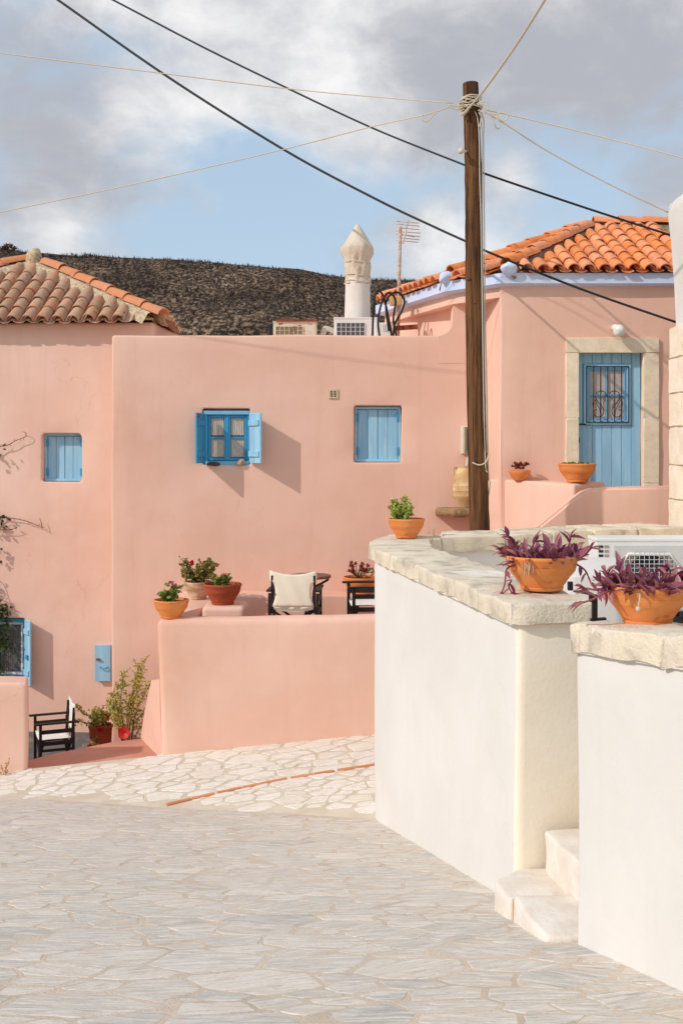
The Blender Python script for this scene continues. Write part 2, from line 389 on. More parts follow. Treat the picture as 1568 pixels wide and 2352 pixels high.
LACE = M('lace_curtain', lin(206, 196, 184), lin(180, 170, 160), 26, 5, .95, .1, .3, 60, .01, 'obj', stretch=(4, 4, .5), c3=lin(120, 112, 106), s3=30, f3=(.62, .68))
CHIMNEY = M('chimney_whitewash', lin(230, 224, 216), lin(222, 214, 204), 3, 5, .9, .15, .25, 30, .008)
COVER = M('chimney_cloth', lin(222, 208, 188), lin(212, 197, 176), 4, 5, .95, .1, .5, 9, .03)
GLOBE = plain('white_glass_globe', lin(238, 236, 234), .25, .5)
ROCK_D = M('dark_pebble', lin(96, 84, 76), lin(80, 70, 64), 12, 5, .9, .2, .4, 40, .01)
ROCK_L = M('pale_pebble', lin(214, 196, 178), lin(176, 150, 130), 10, 5, .9, .2, .4, 40, .01)
GREYFLOOR = M('dark_grey_floor', lin(104, 104, 104), lin(90, 90, 92), 2, 5, .75, .25, .2, 30, .006, 'pos', c3=lin(126, 122, 116), s3=3, f3=(.56, .7))
LEAF_G = leafmat('green_leaf', lin(96, 116, 48), lin(150, 158, 74))
LEAF_BASIL = leafmat('basil_leaf', lin(138, 160, 58), lin(206, 208, 118))
LEAF_DK = leafmat('dark_vine_leaf', lin(46, 66, 36), lin(78, 98, 46))
LEAF_PURPLE = leafmat('purple_leaf', lin(112, 50, 76), lin(146, 82, 98), .45, .2)
LEAF_RED = leafmat('red_succulent_leaf', lin(184, 88, 60), lin(146, 74, 58))
LEAF_YEL = leafmat('yellowing_leaf', lin(150, 142, 62), lin(186, 166, 88))
PETAL_R = leafmat('red_petal', lin(206, 40, 44), lin(216, 58, 56))
PETAL_P = leafmat('pink_petal', lin(228, 130, 140), lin(214, 70, 110))
PETAL_O = leafmat('orange_petal', lin(228, 150, 70), lin(230, 170, 90))
CANVAS = leafmat('canvas', lin(246, 236, 216), lin(246, 236, 216), .95, .12); CANVAS_W = leafmat('white_canvas', lin(246, 241, 233), lin(246, 241, 233), .95, .12)
STEM = plain('plant_stem', lin(128, 100, 66), .8, .2)
STEM_P = plain('purple_stem', lin(150, 84, 92), .7, .2)
# ------------------------------------------------------------------ ground, hill, streets
def z_front(x, y):
    yy = max(y, 1.0)
    return .374 - .2 * yy + .02 * noise.noise(Vector((x * .5, y * .5, 3.0)))
def z_side(x, y): return -1.997 + .10 * x + .0436 * y
def z_ground(x, y): return max(z_front(x, y), z_side(x, y))

MORTAR_A = M('street_mortar', lin(222, 205, 187), lin(212, 195, 177), 4, 6, .95, .1, .8, 70, .012, 'pos', fine=.08, c3=lin(200, 184, 166), s3=2.2, f3=(.5, .7))
MORTAR_B = M('side_street_mortar', lin(214, 202, 184), lin(202, 189, 170), 4, 6, .95, .1, .5, 60, .01, 'pos')
def slab_mat(name, pal, bright, smear):
    m, t, b = base_mat(name, .72, .25)
    v = coords(t, 'obj'); oi = t.a('ShaderNodeObjectInfo')
    off = t.a('ShaderNodeVectorMath', operation='ADD'); cm = t.a('ShaderNodeVectorMath', operation='SCALE'); cm.inputs[0].default_value = (41, 23, 7)
    t.l.new(oi.outputs['Random'], cm.inputs['Scale']); t.l.new(v, off.inputs[0]); t.l.new(cm.outputs[0], off.inputs[1])
    ramp = t.a('ShaderNodeValToRGB'); t.l.new(oi.outputs['Random'], ramp.inputs[0]); e = ramp.color_ramp.elements
    while len(e) < len(pal): e.new(.5)
    for i, c in enumerate(pal): e[i].position = i / (len(pal) - 1); e[i].color = c
    st = t.noise(t.scalevec(off.outputs[0], (2.2, 13, 4)), 2.4, 8, .62, .6)
    col = t.mix(t.mapr(st, .40, .62, 0, .75), ramp.outputs[0], bright)
    st2 = t.noise(t.scalevec(off.outputs[0], (3, 30, 4)), 2.0, 6, .65, .3)
    col = t.mix(t.mapr(st2, .52, .66, 0, .6), col, lin(168, 152, 136))
    blot = t.noise(off.outputs[0], 3.2, 6, .6)
    col = t.mix(t.mapr(blot, .55, .75, 0, .5), col, lin(214, 198, 178))
    grn = t.noise(t.scalevec(off.outputs[0], (1, 2.5, 1)), 55, 5, .75); col = t.mix(t.mapr(grn, .30, .70, .0, 1.0), t.mix(1.0, col, (.86, .85, .84, 1), 'MULTIPLY'), t.mix(1.0, col, (1.05, 1.05, 1.05, 1), 'MULTIPLY'))
    ck = t.noise(t.scalevec(off.outputs[0], (3, 24, 4)), 3.1, 7, .7, .8); col = t.mix(t.mapr(ck, .60, .66, 0, .55), col, lin(150, 136, 122))
    gp = coords(t, 'pos'); sm = t.noise(t.scalevec(gp, (1.0, 1.6, 1)), 5.5, 7, .68)
    col = t.mix(t.mapr(sm, .52, .64, 0, .7), col, smear)
    t.l.new(col, b.inputs['Base Color'])
    bp = t.a('ShaderNodeBump', ins={'Strength': .8, 'Distance': .014, 'Height': st})
    b2 = t.a('ShaderNodeBump', ins={'Strength': .3, 'Distance': .004, 'Height': t.noise(off.outputs[0], 70, 4, .6)})
    t.l.new(bp.outputs[0], b2.inputs['Normal']); t.l.new(b2.outputs[0], b.inputs['Normal'])
    return m
SLAB_A = slab_mat('grey_schist_slab', [lin(198, 194, 187), lin(217, 208, 197), lin(186, 185, 181), lin(228, 219, 208), lin(204, 196, 186), lin(210, 205, 198)], lin(234, 227, 218), lin(212, 197, 181))
SLAB_B = slab_mat('pale_schist_slab', [lin(236, 228, 216), lin(228, 218, 204), lin(240, 233, 224), lin(232, 224, 214)], lin(244, 238, 230), lin(224, 212, 194))

def sheet(xs, ys, zf, off=0.0):
    bm = bmesh.new(); g = [[bm.verts.new((x, y, zf(x, y) + off)) for x in xs] for y in ys]
    for j in range(len(ys) - 1):
        for i in range(len(xs) - 1): bm.faces.new((g[j][i], g[j][i + 1], g[j + 1][i + 1], g[j + 1][i]))
    return bm
def frange(a, b, n): return [a + (b - a) * i / n for i in range(n + 1)]

def crease(x): return (2.371 - .10 * x) / .2436
street = struct('sloping_street', sheet(frange(-6, 2.6, 43), frange(-2, 12.2, 71), z_front), MORTAR_A, True)
def clip(poly, n, d):
    out = []
    for i in range(len(poly)):
        a, b = poly[i], poly[(i + 1) % len(poly)]; da, db = a.dot(n) - d, b.dot(n) - d
        if da <= 0: out.append(a)
        if da * db < 0: out.append(a.lerp(b, da / (da - db)))
    return out
def paving(parent, name, region, cellx, celly, zf, mat, gap, seed, keep, lift):
    rnd = random.Random(seed); x0, x1, y0, y1 = region; pts = []; rad = []
    for k in range(int((x1 - x0) * (y1 - y0) / (cellx * celly) * 26)):      # irregular throw, sizes mixed
        p = Vector((rnd.uniform(x0, x1), rnd.uniform(y0, y1))); r_ = rnd.choice((.5, .7, .9, 1.1, 1.4))
        if all(((p.x - q.x) / cellx) ** 2 + ((p.y - q.y) / celly) ** 2 > (.42 * (r_ + w)) ** 2 for q, w in zip(pts, rad)): pts.append(p); rad.append(r_)
    k = 0; made = []
    for p, rp in zip(pts, rad):
        if not keep(p): continue
        near = sorted(((q, w) for q, w in zip(pts, rad) if q is not p and abs(q.x - p.x) < cellx * 3 and abs(q.y - p.y) < celly * 3.5), key=lambda q: (q[0] - p).length)[:22]
        poly = [p + Vector(d) for d in ((-.6, -.5), (.6, -.5), (.6, .5), (-.6, .5))]
        g = gap * rnd.uniform(.5, 1.7); sk = rnd.uniform(-.25, .25)
        for q, w in near:
            dv = q - p; n = Vector((dv.x / cellx ** 2 + sk * dv.y, dv.y / celly ** 2 + sk * dv.x)) ; n.normalize(); mid = p.lerp(q, rp / (rp + w)); poly = clip(poly, n, mid.dot(n) - g / 2)
            if len(poly) < 3: break
        if len(poly) < 3: continue
        area = abs(sum(poly[i].cross(poly[(i + 1) % len(poly)]) for i in range(len(poly)))) / 2
        if area < .004: continue
        out = []; n = len(poly)
        for i in range(n):                       # break long edges and chip the corners
            a, b = poly[i], poly[(i + 1) % n]; L = (b - a).length
            c = rnd.uniform(.02, .10) if L > .06 else .25
            out.append(a.lerp(b, c))
            if L > .10:
                for tt in ((.35, .68) if L > .2 else (.5,)): out.append(a.lerp(b, tt) + Vector((rnd.uniform(-1, 1), rnd.uniform(-1, 1))) * .011)
            out.append(a.lerp(b, 1 - rnd.uniform(.02, .10) if L > .06 else .75))
        cen = sum(out, Vector((0, 0))) / len(out)
        ang = rnd.gauss(R(8), R(14)); ca, sa = math.cos(-ang), math.sin(-ang)
        h = lift + rnd.uniform(-.0005, .002); zc = zf(cen.x, cen.y); bm = bmesh.new()
        tx, ty = rnd.uniform(-.008, .008), rnd.uniform(-.008, .008)
        def ring(s, dz):
            r = []
            for q in out:
                w = cen + (q - cen) * s; d = w - cen
                r.append(bm.verts.new((d.x * ca - d.y * sa, d.x * sa + d.y * ca, zf(w.x, w.y) + dz + tx * d.x + ty * d.y - zc)))
            return r
        lo = ring(1.0, -.02); mid = ring(1.0, h - .003); up = ring(.95, h); m = len(out)
        for A, B in ((lo, mid), (mid, up)):
            for i in range(m): bm.faces.new((A[i], A[(i + 1) % m], B[(i + 1) % m], B[i]))
        bm.faces.new(up)
        vis = area / cen.y ** 3 if abs(cen.x) < .30 * cen.y + .1 else area / cen.y ** 3 * .01
        made.append((vis, bm, cen, zc, ang))
    made.sort(key=lambda q: -q[0]); rest = bmesh.new()
    for i, (vis, bm, cen, zc, ang) in enumerate(made):
        if i < 298:
            o = mk(name, bm, mat, parent); o.location = (cen.x, cen.y, zc); o.rotation_euler = (0, 0, ang)
        else:
            bmesh.ops.transform(bm, matrix=Matrix.Translation((cen.x, cen.y, zc)) @ Matrix.Rotation(ang, 4, 'Z'), verts=bm.verts); me = bpy.data.meshes.new('tmp'); bm.to_mesh(me); bm.free(); rest.from_mesh(me); bpy.data.meshes.remove(me)
    if len(made) > 298: mk('paving_slabs', rest, mat, parent)['kind'] = 'stuff'
    else: rest.free()
    return len(made)
def wall_x(y):            # the street's right edge, the foot of the white walls
    return .933 - (y - 6.08) * .189 if y > 5.6 else 1.061 + (5.15 - y) * .297
def keep_a(p):
    return p.x < wall_x(p.y) + .22 and p.y < crease(p.x) - .02 and p.x > -5.6 and p.y > 2.2
na = paving(street, 'paving_slab', (-5.8, 2.0, 2.1, 12.1), .36, .235, z_front, SLAB_A, .019, 5, keep_a, .0012)
sb = sheet(frange(-4.6, 2.6, 72), frange(8.8, 12.4, 36), z_side)
bmesh.ops.delete(sb, geom=[f for f in sb.faces if f.calc_center_median().x < -1.9 and f.calc_center_median().y > 11.95], context='FACES')
side = struct('side_street', sb, MORTAR_B, True)
def keep_b(p):
    return p.y > crease(p.x) + .10 and p.x > -4.5 and p.x < .75 and p.y < (12.2 if p.x > -1.85 else 11.93)
nb = paving(side, 'paving_slab', (-4.6, 1.0, 9.0, 12.6), .31, .205, z_side, SLAB_B, .034, 8, keep_b, .004)
# the terracotta gutter across the side street, tile by tile
ga, gb = Vector((PX(382, 10.45), 10.45)), Vector((PX(880, 11.0), 11.0))
N = 9
for i in range(N):
    a = ga.lerp(gb, i / N + .002); b = ga.lerp(gb, (i + 1) / N - .002 - (.012 if i in (1, 4, 6) else 0)); bow = .10 * math.sin(math.pi * i / N); bow2 = .10 * math.sin(math.pi * (i + 1) / N)
    a = Vector((a.x, a.y + bow, z_side(a.x, a.y) + .001)); b = Vector((b.x, b.y + bow2, z_side(b.x, b.y) + .001)); bm = bmesh.new()
    bar(bm, a, b, .05, .03, bevel=.005); mk('gutter_tile', bm, TILE_HIP, side)
# lower land between the street and the hill
struct('ground', sheet([-900, -300, -60, -20, -8, 0, 8, 20, 60, 300, 900], [-200, -30, -5, 8, 20, 40, 60, 120, 400, 1500, 2800], lambda x, y: -2.6 if y < 30 else -2.6 + min((y - 30) * .03, 2.0)), M('dry_ground', lin(150, 130, 104), lin(120, 104, 84), .3, 6, .95, .1, .3, 3, .1, 'pos'))

# burnt hillside
m, t, b = base_mat('burnt_hillside', .97, .08); BURNT = m
v = coords(t, 'pos'); vs = t.scalevec(v, (1.0, .17, 1.0))
n1 = t.noise(vs, .09, 6, .6); n2 = t.noise(vs, 2.6, 8, .76); n3 = t.noise(vs, .33, 6, .65)
col = t.mix(t.mapr(n3, .36, .64, 0, 1), lin(84, 70, 61), lin(150, 124, 102))
col = t.mix(t.mapr(n2, .40, .60, 0, .95), lin(58, 50, 46), col)
sp = t.math('MULTIPLY', t.mapr(n2, .50, .60, 0, 1), t.mapr(n1, .34, .58, .35, 1))
col = t.mix(sp, col, lin(204, 172, 140)); n4 = t.noise(t.scalevec(v, (.7, .12, 1)), .16, 5, .6)
col = t.mix(t.mapr(n4, .42, .60, .85, 0), col, t.mix(1.0, col, (.52, .50, .50, 1), 'MULTIPLY')); t.l.new(col, b.inputs['Base Color'])
bp = t.a('ShaderNodeBump', ins={'Strength': 1.0, 'Distance': .8, 'Height': n2}); t.l.new(bp.outputs[0], b.inputs['Normal'])
RIDGE = [(-700, 640), (-300, 590), (0, 570), (70, 577), (200, 586), (400, 593), (520, 603), (620, 612), (780, 632), (860, 640), (1000, 642), (1300, 650), (2200, 720), (2600, 760)]
def ridge_y(px):
    for (a, ya), (c, yc) in zip(RIDGE[:-1], RIDGE[1:]):
        if a <= px <= c: return ya + (yc - ya) * (px - a) / (c - a)
    return 760
YR0 = 170.0
def hill_z(x, y):
    px = 784 + x / YR0 * F; top = EYE + (HZ - ridge_y(max(-700, min(2600, px)))) / F * YR0
    top -= max(0, abs(x - 4) - 110) * .12
    s = (y - 55) / (YR0 - 55)
    f = max(0.0, s) ** .85 if s < 1 else max(0.0, 1 - (s - 1) * .8)
    return -3 + (top + 3) * min(f, 1) + (1.6 * noise.noise(Vector((x * .06, y * .06, 2))) + .5 * noise.noise(Vector((x * .25, y * .25, 5)))) * min(1, max(0, s * 3)) * (1 if s < .93 else .25)
hill = struct('burnt_hill', sheet(frange(-160, 190, 175), frange(52, 330, 110), hill_z), BURNT, True)
bm = bmesh.new(); rnd = random.Random(4)
def stick(x, y, h, w):
    z = hill_z(x, y) - .1; a = rnd.uniform(0, 6.28); lx, ly = rnd.uniform(-.25, .25) * h, rnd.uniform(-.1, .1) * h
    base = [bm.verts.new((x + w * math.cos(a + k * 2.09), y + w * math.sin(a + k * 2.09), z)) for k in range(3)]
    t_ = bm.verts.new((x + lx, y + ly, z + h))
    for k in range(3): bm.faces.new((base[k], base[(k + 1) % 3], t_))
for i in range(2300):                               # charred scrub along the crest
    x = rnd.uniform(-75, 40); y = YR0 + rnd.uniform(-7, 3); n = noise.noise(Vector((x * .12, y * .12, 9)))
    if n < -.15 and rnd.random() < .7: continue
    h = rnd.uniform(.25, .65) * (1.0 + .8 * max(0, n)); stick(x, y, h, h * .07)
    if rnd.random() < .8: stick(x + rnd.uniform(-.3, .3), y, h * .7, h * .16)
for i in range(2600):
    y = rnd.uniform(85, 165); x = rnd.uniform(-.32, .16) * y
    n = noise.noise(Vector((x * .07, y * .05, 4)))
    if n < -.05 and rnd.random() < .75: continue
    h = rnd.uniform(.2, .55); stick(x, y, h, h * rnd.uniform(.1, .4))
tag(mk('burnt_scrub', bm, M('charred_wood', lin(38, 33, 32), lin(58, 50, 46), 3, 3, .95, .1, 0, kind='pos')), 'black charred scrub standing all over the burnt hillside', 'scrub', kind='stuff')

# ------------------------------------------------------------------ roofs
def tile_mesh(name, r0, r1, L, mat, arc=172, seg=8, th=.013, flip=False):
    bm = bmesh.new(); rings = []
    for y, r in ((0, r0), (L, r1)):
        for rr in (r, r - th):
            rings.append([bm.verts.new((rr * math.sin(R(-arc / 2 + arc * k / seg)), y, (rr * math.cos(R(-arc / 2 + arc * k / seg)) - (r0 * .15)) * (-.45 if flip else 1))) for k in range(seg + 1)])
    a, ai, c, ci = rings
    for k in range(seg):
        bm.faces.new((a[k], a[k + 1], c[k + 1], c[k])); bm.faces.new((ai[k + 1], ai[k], ci[k], ci[k + 1])); bm.faces.new((a[k + 1], a[k], ai[k], ai[k + 1])); bm.faces.new((c[k], c[k + 1], ci[k + 1], ci[k]))
    for k in (0, seg): bm.faces.new((a[k], c[k], ci[k], ai[k]) if k == 0 else (c[k], a[k], ai[k], ci[k]))
    bmesh.ops.recalc_face_normals(bm, faces=bm.faces[:]); bm.normal_update()
    me = bpy.data.meshes.new(name); bm.to_mesh(me); bm.free(); me.materials.append(mat)
    me.polygons.foreach_set('use_smooth', [True] * len(me.polygons)); me.set_sharp_from_angle(angle=R(40)); return me
def basis(o, u, v, n): return Matrix(((u.x, v.x, n.x, o.x), (u.y, v.y, n.y, o.y), (u.z, v.z, n.z, o.z), (0, 0, 0, 1)))
def tile_face(roof, A, B, T, T2, pitch, course, cover, pan, lift=.03, over=.06, mleft=.0, mright=.0, rnd=random.Random(3), start=.5, xmax=99, ymax=99, hipgap=.10):
    """tiles on the roof face A-B (eave) and T-T2 (top), eave running left to right as seen from outside"""
    u = (B - A).normalized(); n = u.cross(T - A).normalized(); v = n.cross(u).normalized()
    if v.z < 0: v = -v; n = -n
    L2 = lambda p: Vector(((p - A).dot(u), (p - A).dot(v)))
    poly = [L2(A), L2(B), L2(T2), L2(T)] if T2 is not None else [L2(A), L2(B), L2(T)]
    if sum(poly[i].cross(poly[(i + 1) % len(poly)]) for i in range(len(poly))) < 0: poly.reverse()
    def inside(p, mg):
        for i in range(len(poly)):
            a, b = poly[i], poly[(i + 1) % len(poly)]
            if (b - a).length < 1e-5: continue
            e = (b - a).normalized(); d = e.cross(p - a)
            if d < (mg if abs(e.y) > .2 else -.2): return False
        return True
    W_ = (B - A).dot(u); H = max(p.y for p in poly); nc = int(W_ / pitch) + 1; nr = int(H / course) + 1
    for i in range(nc):
        for kind in (0, 1):
            x = (i + start + .5 * kind) * pitch
            for j in range(nr):
                y = j * course
                if not inside(Vector((x, y + course * .55)), hipgap): continue
                me = cover if kind == 0 else pan
                p = A + u * (x + rnd.uniform(-.008, .008)) + v * (y - over + rnd.uniform(-.012, .012)) + n * (lift + rnd.uniform(-.003, .006) + (.016 if kind == 0 else .002))
                if p.x > xmax or p.y > ymax: continue
                tilt = Matrix.Rotation(R(-2.6 + rnd.uniform(-.8, .8)), 4, 'X') @ Matrix.Rotation(rnd.uniform(-.02, .02), 4, 'Z')
                inst('roof_tile' if kind == 0 else 'pan_tile', me, basis(p + (n * .028), u, v, n) @ tilt, roof)
def hip_line(roof, a, b, me, L, name='hip_tile', lift=.05, rnd=random.Random(9)):
    d = (b - a); D = d.length; d.normalize(); s = d.cross(Vector((0, 0, 1))).normalized(); n = s.cross(d); k = int(D / L)
    for i in range(k):
        p = a + d * (i * L + rnd.uniform(-.01, .01)) + n * (lift + rnd.uniform(0, .008))
        inst(name, me, basis(p, s, d, n) @ Matrix.Rotation(R(-2.4), 4, 'X') @ Matrix.Rotation(rnd.uniform(-.03, .03), 4, 'Z'), roof)
def hip_mortar(roof, a, b, w, h, name='hip_mortar', seed=1.0, mat=None):
    pts = [a.lerp(b, i / 26) + Vector((0, 0, h * .15)) for i in range(27)]; bm = bmesh.new()
    d = (b - a).normalized(); s = d.cross(Vector((0, 0, 1))).normalized(); rows = []
    for i, p in enumerate(pts):
        ww = w * (1 + .35 * noise.noise(p * 5 + Vector((seed, 0, 0))))
        rows.append([bm.verts.new(p + s * (-ww) + Vector((0, 0, -h * 1.2))), bm.verts.new(p + s * (-ww * .55) + Vector((0, 0, h * .6))), bm.verts.new(p + Vector((0, 0, h * 1.2))), bm.verts.new(p + s * (ww * .55) + Vector((0, 0, h * .6))), bm.verts.new(p + s * ww + Vector((0, 0, -h * 1.2)))])
    for q, r_ in zip(rows[:-1], rows[1:]):
        for k in range(4): bm.faces.new((q[k], q[k + 1], r_[k + 1], r_[k]))
    rough_up(bm, .02, 9, seed)
    return mk(name, bm, mat or TILE_BED, roof, True, world=True)
def slab_face(pts, th):
    bm = bmesh.new(); n = (pts[1] - pts[0]).cross(pts[-1] - pts[0]).normalized()
    if n.z < 0: n = -n
    a = [bm.verts.new(p) for p in pts]; c = [bm.verts.new(p - n * th) for p in pts]; k = len(pts)
    bm.faces.new(a); bm.faces.new(c[::-1])
    for i in range(k): bm.faces.new((a[i], c[i], c[(i + 1) % k], a[(i + 1) % k]))
    bmesh.ops.recalc_face_normals(bm, faces=bm.faces[:]); return bm
def join(*bms):
    out = bmesh.new()
    for b_ in bms:
        me = bpy.data.meshes.new('tmp'); b_.to_mesh(me); b_.free(); out.from_mesh(me); bpy.data.meshes.remove(me)
    return out

# ------------------------------------------------------------------ windows
def frame_bars(fr, u0, u1, z0, z1, v, w, d, bevel=.004):
    bm = bmesh.new()
    for (a, c, e, f) in ((u0, u0 + w, z0, z1), (u1 - w, u1, z0, z1), (u0 + w, u1 - w, z1 - w, z1), (u0 + w, u1 - w, z0, z0 + w)):
        box(bm, ((a + c) / 2, v + d / 2, (e + f) / 2), (c - a, d, f - e), bevel=bevel)
    bmesh.ops.transform(bm, matrix=fr.M, verts=bm.verts); return bm
def fbox(fr, u0, u1, z0, z1, v0, v1, bevel=.004):
    bm = newbox(((u0 + u1) / 2, (v0 + v1) / 2, (z0 + z1) / 2), (u1 - u0, abs(v1 - v0), z1 - z0), bevel=bevel)
    bmesh.ops.transform(bm, matrix=fr.M, verts=bm.verts); return bm
def closed_window(house, fr, o, v=.10):
    u0, u1, z0, z1 = o[:4]; g = .006; w = .035
    win = mk('window', frame_bars(fr, u0 + g, u1 - g, z0 + g, z1 - g, v - .05, w, .06), BLUE_LT, house, world=True)
    a, b = u0 + g + w + .004, u1 - g - w - .004; n = 4; k = (b - a) / n
    for i in range(n):
        gp = .0025 if i != 2 else .006
        mk('shutter_board', fbox(fr, a + k * i + gp, a + k * (i + 1) - .0015, z0 + .035, z1 - w - .012, v - .028 - .002 * (i % 2), v + .0, .004), BLUE_LT, win, world=True)
    for u in (a, b):
        for z in (z0 + (z1 - z0) * .2, z0 + (z1 - z0) * .8):
            mk('hinge', fbox(fr, u - .012, u + .012, z - .05, z + .05, v - .062, v - .026, .004), BLUE_DK, win, world=True)
    return win
def leaf_shutter(house, fr, hu, z0, z1, width, ang, sgn, mat, backmat=None):
    """an open board shutter hinged at u=hu; sgn -1 left leaf, +1 right leaf; ang from closed"""
    c, s = math.cos(ang), math.sin(ang)
    du = Vector((-sgn * c, -s)); dn = Vector((-s * sgn, c)) * 1.0
    def piece(a, b, zz0, zz1, t0, t1):
        bm = bmesh.new(); q = []
        for tt in (t0, t1):
            for (aa, zz) in ((a, zz0), (b, zz0), (b, zz1), (a, zz1)):
                q.append(bm.verts.new((hu + du.x * aa + dn.x * tt, -.012 + du.y * aa + dn.y * tt, zz)))
        for f in ((0, 1, 2, 3), (7, 6, 5, 4), (0, 4, 5, 1), (1, 5, 6, 2), (2, 6, 7, 3), (3, 7, 4, 0)): bm.faces.new([q[i] for i in f])
        bmesh.ops.recalc_face_normals(bm, faces=bm.faces[:]); bmesh.ops.bevel(bm, geom=bm.edges[:], offset=.003, segments=1, affect='EDGES')
        bmesh.ops.transform(bm, matrix=fr.M, verts=bm.verts); return bm
    sh = mk('shutter', piece(.004, width, z0, z1, -.004, .004), mat, house, world=True)
    for k in range(2): mk('shutter_board', piece(.004 + (width - .006) * k / 2 + .001, (width - .006) * (k + 1) / 2 + .003, z0 + .002, z1 - .002, -.013, .013), mat, sh, world=True)
    return sh, piece
# ------------------------------------------------------------------ house at the left
YA = 15.2; A_ANG = R(-3.5)
frA = Frame(PX(354, YA), YA, A_ANG)
def rectA(px0, py0, px1, py1, d):
    u0, z1 = frA.hit(px0, py0); u1, z0 = frA.hit(px1, py1); return (u0, u1, z0, z1, d)
oA1 = rectA(95, 994, 188, 1107, .20); oA2 = rectA(-26, 1420, 60, 1562, .14)
_, zA = frA.hit(200, 748); zAf = -2.24
houseA = thing('tiled_house', 'pink plastered house with weathered hipped tile roof at the left edge', 'house', frA.pt(-2, 0, zAf))
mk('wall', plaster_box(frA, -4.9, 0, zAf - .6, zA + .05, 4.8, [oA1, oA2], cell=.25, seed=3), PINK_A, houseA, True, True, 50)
closed_window(houseA, frA, oA1, v=.165)
# lower window: pale inner frame, dark glass with a net curtain, one open shutter
u0, u1, z0, z1 = oA2[:4]
win = mk('window', frame_bars(frA, u0 + .006, u1 - .006, z0 + .006, z1 - .006, .03, .05, .06), BLUE_DK, houseA, world=True)
mk('casement', frame_bars(frA, u0 + .058, u1 - .058, z0 + .058, z1 - .058, .06, .035, .03), ENAMEL, win, world=True)
mk('pane', fbox(frA, u0 + .09, u1 - .09, z0 + .09, z1 - .09, .082, .088, 0), GLASS, win, world=True)
bm = bmesh.new()
for i in range(31):
    u = u1 - .1 - i * .008; vv = .076 + .004 * math.sin(i * 1.9)
    a = bm.verts.new((u, vv, z0 + .1)); b = bm.verts.new((u, vv, z1 - .1))
bm.verts.ensure_lookup_table()
for i in range(30): bm.faces.new((bm.verts[2 * i], bm.verts[2 * i + 1], bm.verts[2 * i + 3], bm.verts[2 * i + 2]))
bmesh.ops.transform(bm, matrix=frA.M, verts=bm.verts); mk('curtain', bm, M('grey_net', lin(120, 118, 114), lin(98, 96, 94), 20, 4, .95, .1, 0, stretch=(5, 5, .4)), win, world=True)
sh, pc = leaf_shutter(houseA, frA, u1 - .01, z0 - .05, z1 - .01, .20, R(130), 1, BLUE_LT)
for zz in (z1 - .2, z0 + .08): mk('batten', pc(.02, .18, zz, zz + .07, .0135, .032), BLUE_LT, sh, world=True)
mk('latch', pc(.10, .16, z0 + .30, z0 + .36, .0135, .04), BLUE_DK, sh, world=True)
# hipped roof
ov = .14
ER = frA.pt(ov + .02, -ov, zA + .02); EL = frA.pt(-4.9 - ov, -ov, zA + .02)
half = (ER - EL).length / 2; EB = frA.pt(ov - .75, 2 * half - ov, zA + .02); EBL = frA.pt(-4.9 - ov, 2 * half - ov, zA + .02)
ApA = frA.pt(-2.12, 1.45, zA + 1.05)
roofA = mk('roof', join(*[slab_face([a_.lerp(ApA, .075), b_.lerp(ApA, .075), ApA], .03) for a_, b_ in ((EL, ER), (ER, EB), (EBL, EL), (EB, EBL))]), TILE_BED, houseA, world=True)
covA = tile_mesh('barrel_tile', .090, .078, .38, TILE_OLD); panA = tile_mesh('barrel_pan', .082, .072, .38, TILE_OLD, flip=True, arc=150); hipA = tile_mesh('hip_barrel', .105, .09, .46, TILE_HIP)
tile_face(roofA, EL, ER, ApA, None, .205, .285, covA, panA, lift=.035, hipgap=.13)
tile_face(roofA, ER, EB, ApA, None, .205, .285, covA, panA, lift=.035, hipgap=.13, ymax=17.6)
hip_line(roofA, ER + Vector((-.02, 0, .035)), ApA + Vector((.0, 0, .05)), hipA, .375, lift=.075); hip_line(roofA, EL + Vector((.02, 0, .05)), ApA + Vector((.0, 0, .05)), hipA, .375, lift=.075)
hip_mortar(roofA, ER.lerp(ApA, .06), ApA, .22, .085, seed=2); hip_mortar(roofA, EL, ApA, .22, .085, seed=5)
bm = bmesh.new(); bmesh.ops.create_icosphere(bm, subdivisions=3, radius=1.0, matrix=Matrix.Translation(ApA + Vector((.02, -.10, .05))) @ Matrix.Diagonal((.14, .13, .21, 1)))
rough_up(bm, .05, 4.5, 3); mk('finial', bm, TILE_BED, roofA, True, True)
# blue meter cupboard on the wall
u0, z1 = frA.hit(221, 1480); u1, z0 = frA.hit(256, 1563)
mb = thing('meter_cupboard', 'small light blue metal cupboard on the pink wall beside the flowering shrub', 'cupboard', frA.pt((u0 + u1) / 2, -.05, z0))
mk('case', fbox(frA, u0 + .006, u1 - .006, z0 + .006, z1 - .006, -.05, .02), BLUE_LT, mb, world=True)
mk('door', fbox(frA, u0, u1, z0, z1, -.066, -.052), BLUE_LT, mb, world=True)
mk('lock', fbox(frA, u0 + .025, u0 + .07, z1 - .2, z1 - .175, -.10, -.066), RUST, mb, world=True)
bm = bmesh.new(); uc = (u0 + u1) / 2 + .02; zc = z1 - .29
tube(bm, [frA.pt(uc - .05, -.066, zc), frA.pt(uc - .045, -.095, zc - .01), frA.pt(uc, -.1, zc - .02), frA.pt(uc + .045, -.095, zc - .01), frA.pt(uc + .05, -.066, zc)], .007); mk('handle', bm, BLUE_DK, mb, True, True)

